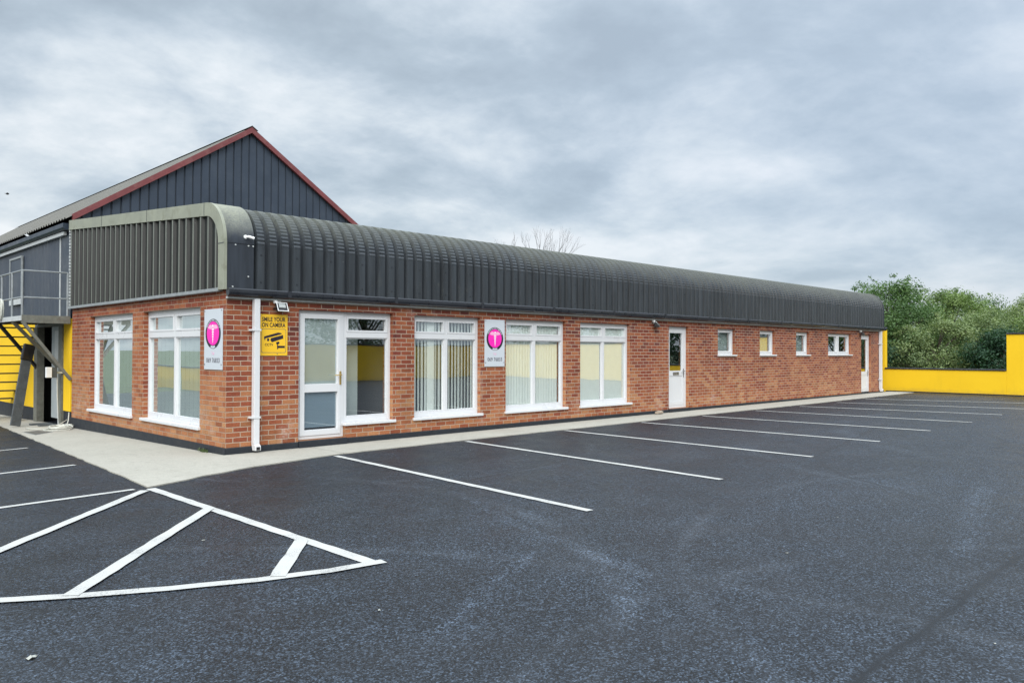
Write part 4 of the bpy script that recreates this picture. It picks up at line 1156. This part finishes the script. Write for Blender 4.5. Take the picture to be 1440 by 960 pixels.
# ------------------------------------------------------------------ trees
def leaf_mesh(clumps, leaf, per, mat, seed, flat=0.75):
    r = np.random.default_rng(seed)
    V = []; tones = []
    for (cx, cy, cz, cr) in clumps:
        n = int(per*(cr/0.5)**2)
        d = r.normal(size=(n,3)); d /= np.linalg.norm(d,axis=1)[:,None]
        rad = cr*np.clip(r.normal(0.72,0.28,size=(n,1)),0.05,1.35)
        c = np.array([cx,cy,cz]) + d*rad*np.array([1,1,flat])
        t = r.normal(size=(n,3)); t /= np.linalg.norm(t,axis=1)[:,None]
        nn = d*0.6 + r.normal(size=(n,3))*0.6 + np.array([0,0,0.45])
        b = np.cross(nn,t); b /= np.linalg.norm(b,axis=1)[:,None]+1e-9
        t = np.cross(b,nn); t /= np.linalg.norm(t,axis=1)[:,None]+1e-9
        s = leaf*r.uniform(0.6,1.35,size=(n,1))
        V.append(np.stack([c-t*s, c-b*s*0.42, c+t*s, c+b*s*0.42],axis=1))
        tones.append(np.clip(r.uniform(0.15,0.85)+r.normal(0,0.18,size=n),0,1))
    V = np.concatenate(V).reshape(-1,3); n = len(V)//4; tn = np.concatenate(tones)
    me = bpy.data.meshes.new('crown')
    me.vertices.add(4*n); me.vertices.foreach_set('co', V.astype(np.float32).ravel())
    me.loops.add(4*n); me.loops.foreach_set('vertex_index', np.arange(4*n,dtype=np.int32))
    me.polygons.add(n); me.polygons.foreach_set('loop_start', np.arange(0,4*n,4,dtype=np.int32)); me.polygons.foreach_set('loop_total', np.full(n,4,dtype=np.int32))
    at = me.attributes.new('tone','FLOAT','FACE'); at.data.foreach_set('value', tn.astype(np.float32))
    me.materials.append(mat); me.update(); me.validate()
    return me

def make_tree(name, x, y, h, rx, mat, seed, label, cat='tree', low=0.12, leaf=0.060, per=250, nclump=46, cr=(0.45,0.85), group='trees beyond the far yellow wall', spiky=0.0):
    r = random.Random(seed); z0 = gz(x,y)-0.06
    root = empty(name, (x,y,z0), label, cat, group)
    cl = []; limbs = MB()
    top = h*0.55
    limbs.tube([(0,0,-0.1),(0.04,0.02,h*0.25),(-0.05,0.06,top)], [0.035*h,0.025*h,0.012*h], 8)
    for k in range(nclump):
        zf = low + (1-low)*((k+0.5)/nclump)**0.8
        width = math.sin(math.pi*min(0.97,max(0.08,(zf-low)/(1-low)*0.80+0.16)))**0.7
        a = r.uniform(0,2*math.pi); rad = rx*width*math.sqrt(r.uniform(0.15,1.0))
        c = r.uniform(*cr)*(0.75+0.3*width)
        px, py, pz = rad*math.cos(a), rad*math.sin(a), h*zf - c*0.5 + r.uniform(-.1,.1)*h*0.3
        pz = min(pz, h-c*0.55)
        cl.append((px,py,pz,c))
        s = min(top, pz*0.55)
        if k % 2 == 0: limbs.tube([(0,0,s),(px*0.5,py*0.5,s+(pz-s)*0.6),(px,py,pz)], [0.011*h,0.006*h,0.003*h], 5)
    if spiky:       # loose leading shoots that let the sky through
        for k in range(int(26*spiky)):
            a = r.uniform(0,2*math.pi); q = r.choice(cl[nclump//2:])
            cl.append((q[0]+math.cos(a)*q[3]*0.9, q[1]+math.sin(a)*q[3]*0.9, min(h*1.04, q[2]+q[3]*r.uniform(0.4,1.25)), r.uniform(0.12,0.22)))
    o = limbs.build('trunk', M['bark'], None, smooth=True); o.parent = root
    c = bpy.data.objects.new('crown', leaf_mesh(cl, leaf, per, mat, seed)); COL.objects.link(c); c.parent = root
    return root

make_tree('broadleaf_tree', 33.6, 2.95, 5.0, 2.45, M['leafA'], 21, 'tall dark green tree closest to the rounded end of the roof', low=0.02, spiky=1.0, nclump=84)
make_tree('broadleaf_tree', 38.5, 1.6, 4.75, 3.0, M['leafB'], 22, 'mid green round topped tree standing behind the pale bush', low=0.02, spiky=0.5, nclump=84)
make_tree('willow_bush', 32.6, 0.45, 3.05, 2.05, M['leafC'], 23, 'pale grey green bush in the middle behind the low yellow wall', 'bush', low=0.02, leaf=0.055, nclump=70, cr=(0.35,0.65), spiky=1.4)
make_tree('willow_bush', 35.0, -0.75, 3.35, 1.7, M['leafC'], 24, 'pale yellow green bush half hidden behind the dark holly bush', 'bush', low=0.02, leaf=0.055, nclump=60, cr=(0.35,0.65), spiky=1.2)
make_tree('holly_bush', 32.0, -2.35, 2.55, 1.6, M['leafD'], 25, 'dark green bush beside the tall right pier of the yellow wall', 'bush', low=0.02, nclump=60, cr=(0.4,0.7))
make_tree('broadleaf_tree', 44.5, 0.0, 4.6, 2.3, M['leafC'], 26, 'hazy pale tree far back in the gap between the green crowns', low=0.02, nclump=50)
make_tree('broadleaf_tree', 42.0, -3.2, 5.0, 2.8, M['leafB'], 27, 'bright green tree rising above the tall right pier of the yellow wall', low=0.02, spiky=0.5, nclump=84)
make_tree('holly_bush', 30.8, 3.0, 2.5, 1.5, M['leafD'], 28, 'deep shade bush low down against the building end', 'bush', low=0.02, nclump=40)
make_tree('broadleaf_tree', 37.5, 3.0, 3.9, 2.3, M['leafA'], 33, 'lower dark green tree filling the gap beside the building end', low=0.02, nclump=70)
make_tree('broadleaf_tree', 49.0, 3.5, 5.3, 3.4, M['leafA'], 29, 'farthest dark tree closing the gap behind the round topped tree', low=0.02, nclump=60)
make_tree('broadleaf_tree', 38.0, -6.8, 4.2, 2.4, M['leafA'], 30, 'dark tree hidden behind the tall right pier of the yellow wall', low=0.02, nclump=50)
# the row behind the viewer that the windows mirror: copies of one tree
src = make_tree('hedge_tree', -9.0, -27.0, 6.0, 3.2, M['leafD'], 31, 'dark tree of the mirrored row behind the viewer', nclump=60, low=0.02, per=90, leaf=0.11, group='mirrored row of trees behind the viewer')
for k, (x, y) in enumerate(((-16.0,-27),(-3.0,-27.7),(2.5,-28.4),(8.0,-27),(14.5,-27.7),(21.0,-27.2),(31.5,-21.5),(30.8,-16.5),(31.5,-12.0),(33.0,-9.0))):
    c = src.copy(); COL.objects.link(c); c.location = (x,y,gz(x,y)-0.06); c.rotation_euler = (0,0,k*1.1); c.scale = (1,1,0.85+0.09*(k%4))
    if k > 5: c['label'] = 'dark tree beyond the far yellow wall, well to the right of its tall pier'; c['group'] = 'outlying trees right of the tall pier'
    for ch in src.children:
        d = ch.copy(); COL.objects.link(d); d.parent = c

def bare_tree(x, y, h, seed, label, spread):
    r = random.Random(seed); z0 = gz(x,y)-0.06
    root = empty('bare_tree', (x,y,z0), label, 'tree', 'bare trees behind the roof')
    tr = MB(); tw = MB()
    def grow(p, d, L, rad, lev):
        q = p + d*L
        mid = p + d*L*0.5 + Vector((r.uniform(-1,1),r.uniform(-1,1),0))*L*0.06
        (tr if lev < 2 else tw).tube([p,mid,q],[rad,rad*0.85,rad*0.66],5 if lev < 3 else 3, cap=False)
        if lev >= 6: return
        for k in range(3 if lev in (1,2,3) else 2):
            a = r.uniform(0,2*math.pi); t = r.uniform(0.3,0.75)*spread
            ax = d.orthogonal().normalized(); ax.rotate(Matrix.Rotation(a,3,d))
            nd = (d*math.cos(t)+ax*math.sin(t)+Vector((0,0,0.22))).normalized()
            grow(p+d*L*r.uniform(0.75,1.0), nd, L*r.uniform(0.62,0.85), max(0.007,rad*0.58), lev+1)
    grow(Vector((0,0,0)), Vector((0,0,1)), h*0.30, h*0.016, 0)
    k = h/max(v[2] for v in tw.v)
    for q in (tr, tw): q.v = [(a*k,b*k,c*k) for a,b,c in q.v]
    o = tr.build('trunk', M['twig'], None, smooth=True, recalc=False); o.parent = root
    o = tw.build('crown', M['twig'], None, smooth=True, recalc=False); o.parent = root
bare_tree(37.9, 30.7, 11.4, 3, 'taller leafless tree showing above the roof line', 0.6)
bare_tree(35.0, 32.7, 9.9, 9, 'lower leafless tree showing above the roof line', 0.85)

# ------------------------------------------------------------------ sky, sun
world = bpy.data.worlds.new("World"); scene.world = world; world.use_nodes = True
wt = world.node_tree; wt.nodes.clear()
class WT(NT):
    def __init__(self): self.t = wt
w = WT()
out = w.n('ShaderNodeOutputWorld')
SUN_EL, SUN_AZ = R(38), R(228)       # azimuth clockwise from +Y (light from behind the viewer's left)
sky = w.n('ShaderNodeTexSky', sky_type='NISHITA'); sky.sun_disc = False; sky.sun_elevation = SUN_EL; sky.sun_rotation = SUN_AZ
sky.air_density = 1.0; sky.dust_density = 2.0; sky.ozone_density = 1.5
bg1 = w.n('ShaderNodeBackground'); w.l(sky.outputs[0], bg1.inputs[0]); bg1.inputs[1].default_value = 0.08
dirv = w.n('ShaderNodeTexCoord').outputs['Generated']; s = w.sep(dirv)
zc = w.math('MAXIMUM', s[2], 0.0)
den = w.math('ADD', zc, 0.26)
px = w.math('DIVIDE', s[0], den); py = w.math('DIVIDE', s[1], den)
pv = w.comb(px, py, zc)
n1 = w.noise(w.mapping(pv,(1,1,1),(5.6,2.9,0)), 0.95, 9, 0.55, 0.25)
n2 = w.noise(w.mapping(pv,(1,1,1),(8.3,4.2,0)), 2.6, 8, 0.60, 0.2)
n3 = w.noise(w.mapping(pv,(1,1,1),(1.3,9.2,0)), 0.42, 4, 0.5)
cl_ = w.math('ADD', w.math('ADD', w.math('MULTIPLY', n1, 0.55), w.math('MULTIPLY', n2, 0.25)), w.math('MULTIPLY', n3, 0.25))
ccol = w.ramp(cl_, [(0.43,(0.39,0.46,0.525)),(0.475,(0.47,0.55,0.62)),(0.51,(0.59,0.665,0.73)),(0.545,(0.74,0.80,0.84)),(0.59,(0.93,0.955,0.975))])
blue = w.ramp(w.math('ADD', w.math('MULTIPLY', s[0], 0.75), w.math('MULTIPLY', s[1], -0.35)), [(0.15,0.0),(0.75,0.45)])
ccol = w.mix(blue, ccol, (0.46,0.575,0.745))
bg2 = w.n('ShaderNodeBackground'); w.l(ccol, bg2.inputs[0])
zen = w.ramp(s[2], [(0.0,0.92),(0.22,1.0),(0.42,1.1),(0.70,3.0),(1.0,3.8)])      # overcast: brighter towards the zenith
w.l(w.math('MULTIPLY', zen, 0.41), bg2.inputs[1])
ms = w.n('ShaderNodeMixShader'); ms.inputs[0].default_value = 0.90
w.l(bg1.outputs[0], ms.inputs[1]); w.l(bg2.outputs[0], ms.inputs[2]); w.l(ms.outputs[0], out.inputs[0])

sd = bpy.data.lights.new('Sun', 'SUN'); sd.energy = 1.5; sd.angle = R(50); sd.color = (1.0,0.97,0.93)
so_ = bpy.data.objects.new('Sun', sd); COL.objects.link(so_)
dv = Vector((math.sin(SUN_AZ)*math.cos(SUN_EL), math.cos(SUN_AZ)*math.cos(SUN_EL), math.sin(SUN_EL)))
so_.rotation_euler = dv.to_track_quat('Z','Y').to_euler(); so_.location = dv*60

# ------------------------------------------------------------------ camera
cam = bpy.data.cameras.new('Camera'); co = bpy.data.objects.new('Camera', cam); COL.objects.link(co)
cam.sensor_width = 36.0; cam.lens = 1107.34/1440*36.0; cam.clip_start = 0.05; cam.clip_end = 6000
r_, u_, f_ = Vector((0.711456,-0.702725,0.002836)), Vector((-0.010795,-0.006893,0.999918)), Vector((0.702648,0.711428,0.01249))
mt = Matrix((r_, u_, -f_)).transposed().to_4x4(); mt.translation = Vector((-5.10486,-11.10386,1.42700))
co.matrix_world = mt
scene.camera = co
scene.render.resolution_x, scene.render.resolution_y = 1024, 682
vs = scene.view_settings
scene.display_settings.display_device = 'sRGB'
vs.view_transform = 'Standard'; vs.look = 'None'; vs.exposure = 1.3; vs.gamma = 1.0; vs.use_curve_mapping = False
scene.cycles.max_bounces = 8; scene.cycles.transparent_max_bounces = 12
scene.cycles.use_denoising = True
scene.cycles.denoising_prefilter = 'NONE'
